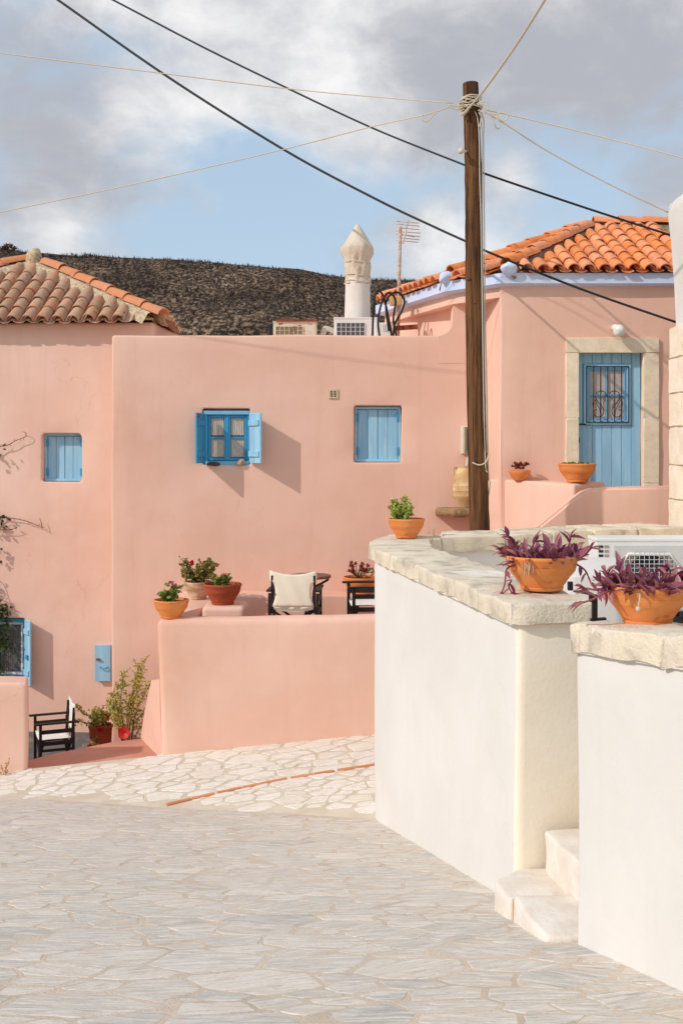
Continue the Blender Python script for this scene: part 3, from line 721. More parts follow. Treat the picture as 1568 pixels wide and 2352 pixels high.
# ------------------------------------------------------------------ flat-roofed house in the middle
YM = 14.3
frM = Frame(PX(256, YM), YM)
def rectM(px0, py0, px1, py1, d):
    u0, z1 = frM.hit(px0, py0); u1, z0 = frM.hit(px1, py1); return (u0, u1, z0, z1, d)
o1 = rectM(466, 938, 576, 1069, .16); o2 = rectM(813, 932, 922, 1062, .18)
zTop = PZ(770, YM); uR = PX(1118, YM) - frM.o.x
houseM = thing('flat_roofed_house', 'flat roofed pink plastered house with two blue windows in the middle', 'house', (0, YM, -2.2))
mk('wall', plaster_box(frM, 0, uR, -2.6, zTop, 6.6, [o1, o2], cell=.24, seed=8, bevel=.035), PINK, houseM, True, True, 50)
# raised shoulder of plaster where it meets the next house
ua = PX(1036, YM) - frM.o.x; ub = uR + .1; zs_ = PZ(690, YM)
bm = bmesh.new(); prof = [(ua - .16, zTop - .35), (ua - .16, zTop - .01), (ua - .09, zTop + .012), (ua - .03, zTop + .05), (ua + .005, zTop + .11), (ua + .02, zTop + .2), (ua + .03, zs_ + .12), (ub, zs_ + .12), (ub, zTop - .35)]
f1 = [bm.verts.new((frM.o.x + u, YM - .003, z)) for u, z in prof]; f2 = [bm.verts.new((frM.o.x + u, YM + .30, z)) for u, z in prof]
bm.faces.new(f1); bm.faces.new(f2[::-1])
for i in range(len(prof)): bm.faces.new((f1[i], f2[i], f2[(i + 1) % len(prof)], f1[(i + 1) % len(prof)]))
bmesh.ops.recalc_face_normals(bm, faces=bm.faces[:]); mk('plaster_shoulder', bm, PINK, houseM, True, True, 40)
closed_window(houseM, frM, o2, v=.14)
# the open window
u0, u1, z0, z1 = o1[:4]; um = (u0 + u1) / 2
w1 = mk('window', frame_bars(frM, u0 + .005, u1 - .005, z0 + .004, z1 - .03, .035, .045, .06), BLUE_DK, houseM, world=True)
mk('lintel_board', fbox(frM, u0 + .004, u1 - .004, z1 - .075, z1 - .028, .02, .034), BLUE, w1, world=True)
mk('sill_board', fbox(frM, u0 + .03, u1 - .03, z0 + .004, z0 + .055, .015, .034), BLUE, w1, world=True)
for (a, b) in ((u0 + .052, um - .003), (um + .003, u1 - .052)):
    zc0, zc1 = z0 + .06, z1 - .08; bw = .036
    mk('casement', frame_bars(frM, a, b, zc0, zc1, .055, bw, .035), BLUE_DK, w1, world=True)
    zm = (zc0 + zc1) / 2
    mk('glazing_bar', fbox(frM, a + bw, b - bw, zm - .012, zm + .012, .057, .088), BLUE_DK, w1, world=True)
    for (p, q, hem) in ((zc0 + bw, zm - .012, 0), (zm + .012, zc1 - bw, 1)):
        mk('pane', fbox(frM, a + bw, b - bw, p, q, .083, .086, 0), M('clear_pane', lin(205, 205, 208), lin(205, 205, 208), rough=.05, bump=0) if 0 else GLASS, w1, world=True)
        bm = bmesh.new(); n = 26; top_ = q - .004; row = []
        for i in range(n + 1):
            uu = a + bw + .004 + (b - a - 2 * bw - .008) * i / n; vv = .0775 + .004 * math.sin(i * 1.45 + hem)
            bot = p + (.012 if not hem else .014 + .010 * abs(math.sin(i * .5)))
            row.append((bm.verts.new((uu, vv, bot)), bm.verts.new((uu, vv * .9 + .0075, top_ - (.0 if hem else .0)))))
        for i in range(n): bm.faces.new((row[i][0], row[i + 1][0], row[i + 1][1], row[i][1]))
        bmesh.ops.transform(bm, matrix=frM.M, verts=bm.verts); mk('curtain', bm, LACE, w1, True, True)
mk('meeting_stile', fbox(frM, um - .014, um + .014, z0 + .06, z1 - .08, .045, .058), BLUE_DK, w1, world=True)
lw = (u1 - u0) / 2
for sgn, hu, ang in ((-1, u0 + .012, R(101)), (1, u1 - .012, R(122))):
    sh, pc = leaf_shutter(houseM, frM, hu, z0 + .03, z1 - .06, lw * 1.0, ang, sgn, BLUE_DK if sgn < 0 else BLUE_LT)
    t = (.0135, .032)
    for zz in (z0 + .11, z1 - .22): mk('batten', pc(.015, lw - .025, zz, zz + .07, *t), BLUE_DK if sgn < 0 else BLUE_LT, sh, world=True)
    if sgn < 0: mk('hinge', pc(lw - .06, lw - .02, z1 - .13, z1 - .07, .0135, .024), RUST, sh, world=True)
def pebble(name, label, c, size, mat, seed, grp=None):
    bm = bmesh.new(); bmesh.ops.create_icosphere(bm, subdivisions=3, radius=1.0, matrix=Matrix.Diagonal((*size, 1))); rough_up(bm, min(size) * .5, 1 / max(size) * .8, seed)
    o = mk(name, bm, mat, None, True); o.location = c; return tag(o, label, 'stone')
pebble('pebble', 'flat dark grey pebble on the left of the open window sill', frM.pt(u0 + .13, -.0, z0 + .02), (.085, .05, .026), ROCK_D, 2)
pebble('pebble', 'rounded pale pebble on the right of the open window sill', frM.pt(u1 - .13, -.0, z0 + .038), (.055, .05, .042), ROCK_L, 5)
# ventilator
uu, zz = frM.hit(765, 904)
vt = thing('wall_vent', 'small square cream wall vent between the two windows', 'vent', frM.pt(uu, 0, zz - .06))
mk('plate', join(fbox(frM, uu - .06, uu + .06, zz - .06, zz + .06, -.012, .01, .004)), M('vent_cream', lin(214, 196, 164), lin(204, 186, 156), 6, 3, .7, .3, 0), vt, world=True)
for i in range(4):
    for s in (-1, 1): mk('slot', fbox(frM, uu + s * .022 - .014, uu + s * .022 + .014, zz - .037 + i * .02, zz - .026 + i * .02, -.0155, -.011, 0), DARKVOID, vt, world=True)
# electricity box and its conduit
eb0, ez1 = frM.hit(1058, 979); eb1, ez0 = frM.hit(1088, 1042)
eb = thing('electricity_box', 'white electricity meter box with glazed front behind the wooden pole', 'meter box', frM.pt((eb0 + eb1) / 2, 0, ez0))
mk('case', fbox(frM, eb0, eb1, ez0, ez1, -.13, .01, .008), M('aged_white_box', lin(226, 220, 204), lin(216, 208, 190), 4, 4, .6, .3, 0), eb, world=True)
mk('front_frame', frame_bars(frM, eb0 + .03, eb1 - .005, ez0 + .01, ez1 - .01, -.142, .022, .012), M('khaki_trim', lin(150, 138, 104), lin(140, 128, 96), 4, 4, .6, .3, 0), eb, world=True)
mk('pane', fbox(frM, eb0 + .06, eb1 - .03, ez0 + .04, ez1 - .04, -.136, -.131, 0), GLASS, eb, world=True)
bm = bmesh.new(); tube(bm, smoothpath([P(1075, 1042, YM - .06), P(1073, 1062, YM - .12), P(1069, 1085, YM - .16), P(1074, 1105, YM - .1), P(1084, 1120, YM - .03)]), .018, 8); mk('conduit', bm, WHITECABLE, eb, True, True)
# stone shelf and jar
sh = prism(round_poly([(PX(1004, 14.1), 14.32), (PX(1003, 14.1), 14.05), (PX(1040, 13.95), 13.92), (PX(1128, 13.95), 13.93), (PX(1122, 14.1), 14.32)], .02, 2), PZ(1186, 14.0), PZ(1167, 14.0), .012, .06, .02, 7, 2, 4)
tag(mk('stone_shelf', sh, M('shelf_stone', lin(170, 138, 104), lin(140, 112, 84), 9, 6, .95, .1, .7, 40, .015, c3=lin(190, 166, 132), s3=12), None, True), 'rough brown stone shelf jutting from the pink wall under the jar', 'shelf')
jz = PZ(1167, 14.0); s = 186.6
jp = [(0, 0), (.072, 0), (.080, .012), (.118, .085), (.148, .135), (.150, .150), (.146, .156), (.150, .20), (.154, .212), (.148, .22), (.150, .262), (.153, .272), (.146, .28), (.142, .34), (.134, .40), (.120, .442), (.098, .465), (.094, .50), (.104, .508), (.104, .522), (.084, .522), (.08, .48)]
jar = thing('clay_jar', 'old ribbed clay jar with small handles on the stone shelf', 'jar', (PX(1068, 14.08), 14.10, jz + .002))
mk('body', lathe(jp, 36, .003), CROCK, jar, True, sharp=50)
for sx in (-1, 1):
    bm = bmesh.new(); tube(bm, smoothpath([(sx * .098, 0, .485), (sx * .13, 0, .498), (sx * .146, 0, .47), (sx * .138, 0, .41)]), .012, 7); mk('handle', bm, CROCK, jar, True)

# ------------------------------------------------------------------ house with the blue door
YR = 13.6
frR = Frame(PX(1148, YR), YR)
cA = Vector((PX(1149, YR), YR)); z_w = PZ(655, YR)
cB = Vector((PX(1039, 14.25), 14.25)); cC = Vector((PX(880, 16.6), 16.6)); cD = Vector((cC.x + .9, 18.4))
zU = PZ(690, 13.95)
houseR = thing('blue_door_house', 'pink house with orange tiled roof and light blue front door', 'house', (cA.x + 1, YR, -1.0))
dL, dZt = frR.hit(1328, 808); dR, _ = frR.hit(1476, 808); zFl = dZt - 1.98
sL, sT = frR.hit(1298, 776); sR, _ = frR.hit(1512, 776)
wallR = plaster_box(frR, 0, 4.2, -2.4, z_w + .11, 4.0, [(dL, dR, zFl, dZt, .16)], cell=.25, seed=14, bevel=.03)
mk('wall', wallR, PINK, houseR, True, True, 50)
# side wall, its upper part jutting over the corner
up = [cA + Vector((.03, .01)), cB, cC, cD, Vector((cD.x + 3, cD.y + .6)), Vector((cA.x + 1.5, 16.5))]
mk('upper_wall', prism(round_poly(up, [.03, .12, .1, .05, 0, 0], 3), zU, z_w + .11, .012, .25, .008, 1.1, 2, 3), PINK, houseR, True, True, 50)
lowp = [Vector((cB.x + .12, 14.64)), cC + Vector((0, 0)), cD, Vector((cD.x + 3, cD.y + .6)), Vector((cA.x + 1.2, 16.5)), Vector((cA.x + .2, 14.64))]
mk('side_wall', prism(lowp, 1.2, zU + .01, 0, .3, .008, 1.1, 2, 7), PINK, houseR, True, True, 50)
stp = [cA + Vector((.012, .004)), Vector((PX(1113, YM), YM + .02)), Vector((PX(1113, YM) + .3, YM + .2)), cA + Vector((.4, .3))]
mk('corner_wall', prism(stp, -2.4, zU - .002, 0, .3, .006, 1.1, 2, 11), PINK, houseR, True, True, 50)
# lavender band under the eaves
eo = .10
zE = z_w + .125
def off_poly(pts, d):
    out = []
    for i, p in enumerate(pts):
        a = pts[max(i - 1, 0)]; b = pts[min(i + 1, len(pts) - 1)]; t_ = (b - a).normalized(); out.append(p + Vector((-t_.y, t_.x)) * d)
    return out
line = [Vector((cA.x + 4.2, YR)), cA, cB, cC, cD]
def band(name, off0, off1, za, zb, mat):
    o0 = off_poly(line, off0); o1 = off_poly(line, off1)      # negative side is outside
    bm = bmesh.new(); rows = []
    for q, r_ in zip(o0, o1): rows.append([bm.verts.new((q.x, q.y, za)), bm.verts.new((r_.x, r_.y, za + .03)), bm.verts.new((r_.x, r_.y, zb)), bm.verts.new((q.x, q.y, zb))])
    for a, b in zip(rows[:-1], rows[1:]):
        for k in range(4): bm.faces.new((a[k], a[(k + 1) % 4], b[(k + 1) % 4], b[k]))
    bm.faces.new(rows[0]); bm.faces.new(rows[-1][::-1]); bmesh.ops.recalc_face_normals(bm, faces=bm.faces[:])
    return mk(name, bm, mat, houseR, world=True)
band('eaves_band', -.02, .112, z_w - .02, zE + .006, LAVENDER)
el = off_poly(line, eo)
E0 = Vector((el[0].x, YR - eo, zE)); EA = Vector((cA.x + .02, YR - eo, zE)); EBp = Vector((cB.x - .09, cB.y - .05, zE)); EC = Vector((cC.x - .10, cC.y - .03, zE)); ED = Vector((cD.x - .1, cD.y, zE))
T1 = Vector((PX(1362, 15.5), 15.5, zE + .89)); T2 = Vector((E0.x, 15.5, zE + .89)); T0 = Vector((T1.x - .1, 17.8, zE + .89))
roofR = mk('roof', join(slab_face([EA, E0, T2, T1], .05), slab_face([EBp, EA, T1], .05), slab_face([EC, EBp, T1], .05), slab_face([ED, EC, T1, T0], .05)), TILE_BED, houseR, world=True)
covR = tile_mesh('orange_barrel', .082, .072, .40, TILE_NEW, arc=165); panR = tile_mesh('orange_pan', .078, .07, .40, TILE_NEW, flip=True, arc=140); hipR = tile_mesh('orange_hip', .098, .086, .40, TILE_NEW)
tile_face(roofR, EA, E0, T1, T2, .182, .30, covR, panR, lift=.03, hipgap=.12, xmax=4.35)
tile_face(roofR, EBp, EA, T1, None, .182, .30, covR, panR, lift=.03, hipgap=.10)
tile_face(roofR, EC, EBp, T1, None, .182, .30, covR, panR, lift=.03, hipgap=.10)
tile_face(roofR, ED, EC, T1, T0, .182, .30, covR, panR, lift=.03, hipgap=.10, ymax=18.6)
hip_line(roofR, EA + Vector((.06, .06, .06)), T1 + Vector((0, 0, .04)), hipR, .34, lift=.075); hip_line(roofR, EBp + Vector((.08, .05, .06)), T1 + Vector((0, 0, .04)), hipR, .34, lift=.075)
hip_line(roofR, EC + Vector((.08, .0, .06)), T1 + Vector((0, .3, .04)), hipR, .34, lift=.06)
hip_line(roofR, T1 + Vector((0, 0, .05)), T2 + Vector((0, 0, .05)), hipR, .34, 'ridge_tile', .07)
GREYBED = M('grey_tile_bed', lin(170, 152, 128), lin(128, 112, 94), 16, 7, .95, .1, .9, 40, .02, 'pos', c3=lin(84, 72, 62), s3=20, f3=(.58, .7))
hip_mortar(roofR, EA, T1, .15, .075, seed=3, mat=GREYBED); hip_mortar(roofR, EBp, T1, .15, .075, seed=7, mat=GREYBED); hip_mortar(roofR, T1, T2, .15, .08, 'ridge_mortar', 4, GREYBED)
for p in (EA + Vector((.05, -.03, .055)), EBp + Vector((.0, -.03, .05))):
    bm = bmesh.new(); bmesh.ops.create_icosphere(bm, subdivisions=3, radius=1.0, matrix=Matrix.Translation(p) @ Matrix.Diagonal((.095, .09, .08, 1))); rough_up(bm, .045, 8, p.x); mk('hip_end', bm, LAVENDER, roofR, True, True)
# stone surround, door
def sblk(u0, u1, z0, z1, seed, v=-.035):
    bm = fbox(frR, u0, u1, z0, z1, v, .05, 0); bmesh.ops.subdivide_edges(bm, edges=bm.edges[:], cuts=3, use_grid_fill=True)
    bmesh.ops.bevel(bm, geom=[e for e in bm.edges if e.calc_face_angle(0) > 1], offset=.006, segments=1, affect='EDGES'); return rough_up(bm, .006, 6, seed)
ds = mk('door_surround', fbox(frR, sL + .01, sR - .01, dZt + .01, sT - .01, -.028, .03, 0), MORTAR_W, houseR, world=True)
mk('lintel_stone', sblk(sL, sR, dZt - .012, sT, 3), STONEFRAME, ds, True, True, 40)
zj = dZt - .016; hs = (.78, .78, .5)
for (a, b) in ((sL, dL), (dR, sR)):
    zz = zj
    for i, h in enumerate(hs): mk('jamb_stone', sblk(a, b, zz - h + .008, zz - .004, i + a * 3, -.033), STONEFRAME, ds, True, True, 40); zz -= h
    mk('jamb_mortar', fbox(frR, a + .01, b - .01, zz, zj, -.03, .03, 0), MORTAR_W, ds, world=True)
door = mk('door', fbox(frR, dL + .004, dR - .004, zFl, dZt - .004, .115, .14, 0), BLUE, houseR, world=True)
wz1, wz0 = frR.hit(1328, 835)[1], frR.hit(1328, 975)[1]; wu0, wu1 = frR.hit(1345, 900)[0], frR.hit(1450, 900)[0]
edges = [dL + .006, frR.hit(1341, 900)[0]] + [frR.hit(1341 + (1454 - 1341) * k / 5, 900)[0] for k in range(1, 6)] + [dR - .006]
for i in range(len(edges) - 1):
    a, b = edges[i] + .002, edges[i + 1] - .002; v0 = .098 if 0 < i < len(edges) - 2 else .086
    if b <= wu0 or a >= wu1: mk('door_board', fbox(frR, a, b, zFl + .01, dZt - .006, v0, .12, .004), BLUE_LT, door, world=True)
    else:
        mk('door_board', fbox(frR, a, b, zFl + .01, wz0 - .004, v0, .12, .004), BLUE_LT, door, world=True)
        mk('door_board', fbox(frR, a, b, wz1 + .004, dZt - .006, v0, .12, .004), BLUE_LT, door, world=True)
mk('hatch_frame', frame_bars(frR, wu0 - .012, wu1 + .012, wz0, wz1, .065, .05, .05), BLUE_LT, door, world=True)
mk('hatch_inner_frame', frame_bars(frR, wu0 + .036, wu1 - .036, wz0 + .048, wz1 - .048, .085, .028, .025), BLUE, door, world=True)
uc = (wu0 + wu1) / 2; zc = wz0 + (wz1 - wz0) * .49
mk('glazing_bar', fbox(frR, uc - .012, uc + .012, wz0 + .07, wz1 - .07, .088, .108), BLUE, door, world=True)
mk('glazing_bar', fbox(frR, wu0 + .06, wu1 - .06, zc - .012, zc + .012, .0872, .107), BLUE, door, world=True)
for (a, b) in ((wu0 + .06, uc - .012), (uc + .012, wu1 - .06)):
    for (p, q) in ((wz0 + .07, zc - .012), (zc + .012, wz1 - .07)): mk('pane', fbox(frR, a, b, p, q, .1085, .112, 0), M('frosted_pane', lin(196, 186, 182), lin(184, 174, 170), 9, 4, .35, .4, .15, 60, .004, c3=lin(110, 104, 100), s3=26, f3=(.66, .7)), door, world=True)
bm = bmesh.new(); g0, g1, h0, h1 = wu0 + .022, wu1 - .022, wz0 + .03, wz1 - .03
G = lambda u, z, v=.055: frR.pt(u, v, z)
for k in range(7):
    uu = g0 + (g1 - g0) * k / 6; tube(bm, [G(uu, h0), G(uu, h1)], .0055, 5)
for zz in (h0, h1): tube(bm, [G(g0 - .005, zz), G(g1 + .005, zz)], .006, 5)
W2 = (g1 - g0); Hh = (h1 - h0)
for s in (-1, 1):
    pts = [(.02, .47), (.05, .535), (.12, .56), (.19, .53), (.215, .45), (.17, .36), (.10, .28), (.07, .20), (.10, .12), (.17, .09), (.235, .13), (.24, .20), (.19, .225)]
    tube(bm, smoothpath([G(uc + s * x * W2 * 1.35, h0 + y * Hh, .048) for x, y in pts], 5), .005, 5)
    pts = [(.02, .47), (.10, .42), (.06, .38)]
    tube(bm, smoothpath([G(uc + s * x * W2, h0 + y * Hh, .048) for x, y in pts], 5), .004, 5)
    pts = [(.14, .10), (.16, .22), (.22, .34), (.26, .40), (.30, .33), (.27, .27)]
    tube(bm, smoothpath([G(uc + s * x * W2 * 1.2, h0 + y * Hh, .047) for x, y in pts], 5), .004, 5)
mk('iron_grille', bm, IRON, door, True, True)
bm = bmesh.new(); uk, zk = frR.hit(1331, 974); tube(bm, [frR.pt(uk - .01, .07, zk), frR.pt(uk + .09, .07, zk)], .009, 6); tube(bm, [frR.pt(uk, .075, zk - .16), frR.pt(uk, .06, zk - .22)], .014, 6); mk('door_latch', bm, IRON, door, True, True)
# globe lamp
gu, gz = frR.hit(1414, 760)
lp = thing('globe_lamp', 'white glass globe lamp on the wall above the blue door', 'lamp', frR.pt(gu, -.12, gz - .08))
bm = bmesh.new(); bmesh.ops.create_uvsphere(bm, u_segments=24, v_segments=16, radius=.072, matrix=Matrix.Translation(frR.pt(gu, -.15, gz - .01))); mk('globe', bm, GLOBE, lp, True, True)
bm = bmesh.new(); tube(bm, [frR.pt(gu - .015, .0, gz + .035), frR.pt(gu - .015, -.06, gz + .035), frR.pt(gu - .005, -.12, gz + .01)], [.05, .042, .035], 14); mk('bracket', bm, GLOBE, lp, True, True)

# ------------------------------------------------------------------ landing in front of the blue door
l1 = Vector((PX(1118, 13.85), 13.85)); l2 = Vector((PX(1318, 12.75), 12.75)); d = (l2 - l1).normalized(); nrm = Vector((-d.y, d.x))
zl = PZ(1106, 13.2)
land = thing('landing_wall', 'low pink plastered landing wall carrying two plant bowls beside the blue door', 'wall', (l1.x, l1.y, -2.0))
mk('wall_body', prism([l1, l2, l2 + nrm * .55, l1 + nrm * .55 + d * .2], -2.4, lambda x, y: zl - .012 * (13.2 - y), .03, .2, .015, 1.4, 3, 5), PINK, land, True, True, 50)
mk('floor_slab', prism([l2 + nrm * .3, Vector((3.8, 12.7)), Vector((3.8, 13.59)), Vector((cA.x + .35, 13.59))], -2.4, zFl + .0, 0, .4), PINK, land, True, True, 50)
st = thing('stair_parapet', 'pink plastered stair parapet with a sloping top below the blue door', 'wall', (PX(1400, 12.4), 12.4, -2.0))
bm = bmesh.new(); Yp = 12.4
prof = [(1150, 1500), (1150, 1278), (1195, 1243), (1258, 1192), (1308, 1151), (1340, 1130), (1362, 1123), (1400, 1119), (1470, 1118), (1556, 1117), (1556, 1500)]
f1 = [bm.verts.new(P(a, b, Yp)) for a, b in prof]; f2 = [bm.verts.new(v_.co + Vector((0, .24, 0))) for v_ in f1]
bm.faces.new(f1); bm.faces.new(f2[::-1])
for i in range(len(prof)): bm.faces.new((f1[i], f2[i], f2[(i + 1) % len(prof)], f1[(i + 1) % len(prof)]))
bmesh.ops.recalc_face_normals(bm, faces=bm.faces[:]); bm.normal_update()
bmesh.ops.bevel(bm, geom=[e for e in bm.edges if e.calc_face_angle(0) > R(60)], offset=.03, segments=3, affect='EDGES', clamp_overlap=True)
mk('wall_body', bm, PINK, st, True, True, 40)

# ------------------------------------------------------------------ white house at the right edge
xw = PX(1540, 12.05)
wh = thing('white_house', 'whitewashed house corner with pale stone quoins at the right edge', 'house', (xw + .5, 11, -2))
zq = PZ(752, 12.0); zt = PZ(452, 12.0)
bm = bmesh.new(); rows = []
prof = [(.05, zq - .03), (.055, zq + .05), (.035, zq + .45), (.0, zq + .9), (-.03, zt - .18), (-.01, zt - .07), (.06, zt - .015), (.18, zt)]
ys_ = frange(12.05, 8.6, 16)
for y in ys_: rows.append([bm.verts.new((xw + a + .012 * noise.noise(Vector((y * 2, z, 0))), y, z + .015 * noise.noise(Vector((y * 1.5, 4, z))))) for a, z in prof] + [bm.verts.new((xw + 1.5, y, zt)), bm.verts.new((xw + 1.5, y, zq - .03))])
k = len(rows[0])
for a, b in zip(rows[:-1], rows[1:]):
    for i in range(k): bm.faces.new((a[i], a[(i + 1) % k], b[(i + 1) % k], b[i]))
bm.faces.new(rows[0]); bm.faces.new(rows[-1][::-1]); bmesh.ops.recalc_face_normals(bm, faces=bm.faces[:]); mk('plaster_wall', bm, WHITE, wh, True, True, 50)
mk('wall_core', newbox((xw + .755, 10.32, (zq - 2.6) / 2), (1.5, 3.44, zq + 2.6)), MORTAR_W, wh, world=True)
zz = zq + .0; rq = random.Random(5)
for i, h in enumerate((.33, .37, .35, .40, .36, .42, .36, .40, .4, .4)):
    w = .62 if i % 2 else .46
    bm = newbox((xw + .19, 12.055 - w / 2, zz - h / 2), (.42, w, h - .012)); bmesh.ops.subdivide_edges(bm, edges=bm.edges[:], cuts=4, use_grid_fill=True)
    bmesh.ops.bevel(bm, geom=[e for e in bm.edges if e.calc_face_angle(0) > 1], offset=.006, segments=2, affect='EDGES'); rough_up(bm, .010, 6, i * 3.1)
    mk('quoin_stone', bm, QUOIN, wh, True, True, 40); zz -= h
mk('wall_face', newbox((xw + .2, 10.2, (zq - 2.6) / 2), (.36, 3.0, zq + 2.55)), WHITE, wh, world=True)
# ------------------------------------------------------------------ terrace in front of the middle house
YT = 12.0
frT = Frame(PX(358, YT), YT, R(-.6))
zTf = PZ(1424, YT)
ter = thing('terrace', 'pink plastered terrace with a low front wall below the middle house', 'terrace', (PX(600, YT), YT, -1.7))
bm = plaster_box(frT, 0, 3.2, -2.5, zTf, .26, cell=.2, bevel=.07, amp=.014, ns=1.1, seed=21)
for v_ in bm.verts:
    k = max(0, v_.co.z + 2.0) / 2.0; v_.co.z += .02 * (v_.co.x - frT.o.x) * k
    v_.co.x += .06 * (1 - k) if v_.co.x < frT.o.x + .6 else 0
    if v_.co.x < frT.o.x + .3 and v_.co.y < YT + .3: v_.co.y -= 0
mk('front_wall', bm, PINK, ter, True, True, 50)
mk('floor', newbox((.1, 13.2, -1.52), (4.0, 2.1, 1.8)), PINK_SHADED, ter, world=True)
zb = PZ(1368, 13.8)
mk('bench', prism(round_poly([(PX(405, 14.0), 14.29), (PX(405, 14.0), 13.8), (PX(1010, 13.8), 13.8), (PX(1010, 13.8), 14.29)], .03), -.9, zb, .05, .2, .012, 1.5, 3, 6), PINK, ter, True, True, 50)
mk('side_bench', prism(round_poly([(PX(400, 13.0), 13.79), (PX(392, 12.4), 12.28), (PX(470, 12.9), 12.9), (PX(470, 12.9), 13.79)], .03), -.9, zb - .012, .05, .2, .01, 1.5, 3, 9), PINK, ter, True, True, 50)
mk('pot_block', prism(round_poly([(PX(464, 12.75), 12.72), (PX(562, 12.75), 12.72), (PX(562, 12.75), 13.25), (PX(464, 12.75), 13.25)], .06), -.9, PZ(1394, 12.75), .05, .15, .01, 2, 3, 12), PINK, ter, True, True, 50)
# the splayed, sloping side wall down to the court
bm = bmesh.new()
fl = [P(372, 1760, 12.03), P(366, 1560, 12.1), P(347, 1562, 12.7), P(333, 1630, 13.2), P(322, 1700, 13.55), P(322, 1760, 13.55)]
bk = [p + Vector((.55, .25, 0)) for p in fl]
a = [bm.verts.new(p) for p in fl]; b = [bm.verts.new(p) for p in bk]; bm.faces.new(a); bm.faces.new(b[::-1])
for i in range(6): bm.faces.new((a[i], b[i], b[(i + 1) % 6], a[(i + 1) % 6]))
bmesh.ops.recalc_face_normals(bm, faces=bm.faces[:]); bmesh.ops.triangulate(bm, faces=[f for f in bm.faces if len(f.verts) > 4])
bmesh.ops.subdivide_edges(bm, edges=bm.edges[:], cuts=2); rough_up(bm, .012, 2); mk('side_wall', bm, PINK, ter, True, True, 40)

# ------------------------------------------------------------------ court at the lower left: low wall, ramp, dark floor
low = thing('low_wall', 'low pink plastered garden wall under the vine at the left edge', 'wall', (-3.6, 12.1, -1.9))
mk('wall_body', prism(round_poly([(PX(64, 11.95), 11.95), (PX(66, 12.3), 12.32), (-6.5, 12.5), (-6.5, 12.0)], .06), -2.6, PZ(1568, 12.0), .06, .2, .014, 1.4, 3, 31), PINK, low, True, True, 50)
ramp = bmesh.new()
edge0 = [P(60, 1784, 11.75), P(130, 1777, 11.85), P(220, 1765, 11.95), P(300, 1756, 12.0), P(372, 1746, 12.02)]
edge1 = [P(60, 1747, 12.35), P(120, 1730, 12.75), P(190, 1716, 13.05), P(260, 1702, 13.35), P(326, 1694, 13.6)]
g = []
for a, b in zip(edge0, edge1): g.append([ramp.verts.new(a + Vector((0, 0, -.5))), ramp.verts.new(a + Vector((0, 0, -.01)))] + [ramp.verts.new(a.lerp(b, k / 4)) for k in (.3, 1, 2, 3, 3.8)] + [ramp.verts.new(b + Vector((0, .01, -.03))), ramp.verts.new(b + Vector((0, .02, -.7)))])
for a, b in zip(g[:-1], g[1:]):
    for k in range(len(a) - 1): ramp.faces.new((a[k], b[k], b[k + 1], a[k + 1]))
bmesh.ops.recalc_face_normals(ramp, faces=ramp.faces[:])
struct('entrance_ramp', ramp, PINK_SHADED, True)
struct('court_floor', newbox((-3.6, 13.8, zAf - .15), (5.0, 3.4, .3)), GREYFLOOR)

# ------------------------------------------------------------------ white walls
ZC = .76
Cn = Vector((.933, 6.08)); Cf = Vector((.252, 9.68)); dw = (Cf - Cn).normalized(); rt = Vector((dw.y, -dw.x))
B0 = Vector((.40, 10.50)); B1 = Vector((.66, 10.78)); B2 = Vector((3.20, 11.92)); I2 = Vector((3.46, 11.38)); I1 = Vector((.80, 10.20)); In = Cn + rt * .42
w1 = thing('white_wall', 'tall white plastered wall with thick stone coping curving back to the pole', 'wall', (Cn.x, Cn.y, -1.1))
body = [Cn, In, I1, I2, B2, B1, B0, Cf]
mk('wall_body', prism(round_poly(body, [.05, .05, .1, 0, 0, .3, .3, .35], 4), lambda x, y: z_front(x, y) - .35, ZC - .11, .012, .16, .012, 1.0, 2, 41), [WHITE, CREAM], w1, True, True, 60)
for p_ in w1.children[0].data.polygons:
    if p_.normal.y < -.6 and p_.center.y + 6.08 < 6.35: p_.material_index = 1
def cstone(poly, z0, z1, seed, parent, rad=.02, amp=.016, name='coping_stone', bev=.016, mat=COPING, cell=.06):
    bm = prism(round_poly(poly, rad, 3), z0, z1, bev, cell, 0, seg=3, zcell=.05)
    tr = [f for f in bm.faces if f.normal.z > .7]
    rough_up(bm, amp, 5.5, seed, 1.0); rough_up(bm, amp * .45, 17, seed + 3, 1.0)
    return mk(name, bm, mat, parent, True, True, 60)
ohl, ohr = .04, .03
def along(t, side): return Cn + dw * t + rt * ((-ohl) if side == 0 else (.42 + ohr))
ts = [-.04, .55, 1.30, 1.92, 2.70, 3.35]; rs = random.Random(3)
for i in range(len(ts) - 1):
    g_ = .003; a, b = ts[i] + (g_ if i else 0), ts[i + 1] - g_; j = rs.uniform(-.012, .012)
    cstone([along(a, 0), along(a, 1), along(b, 1), along(b, 0)] if i else [along(a, 0), along(a, 1), along(b, 1), along(b, 0)], ZC - .11 + (0), ZC + rs.uniform(-.002, .003), 7.7, w1, rad=[.10, .05, .02, .02] if i == 0 else .02)
e = along(3.36, 0); f = along(3.36, 1)
cstone([e, f, I1 + Vector((-.02, -.04)), I1 + Vector((.10, .0)), Vector((.92, 10.90)), B1 + Vector((-.03, .05)), B0 + Vector((-.05, .05)), Cf + Vector((-.03, .05))], ZC - .11, ZC + .002, 7.7, w1, rad=[.01, .01, .1, .02, .02, .2, .25, .3], cell=.07)
back = [0.03, .26, .44, .60, .78, .99]
def bq(t, o): return (I1.lerp(I2, t) + Vector((.013, -.03)) + Vector((.0, .0))) if o == 0 else (B1.lerp(B2, t) + Vector((.24 * (1 - t), .11 * (1 - t))) + Vector((-.02, .04)))
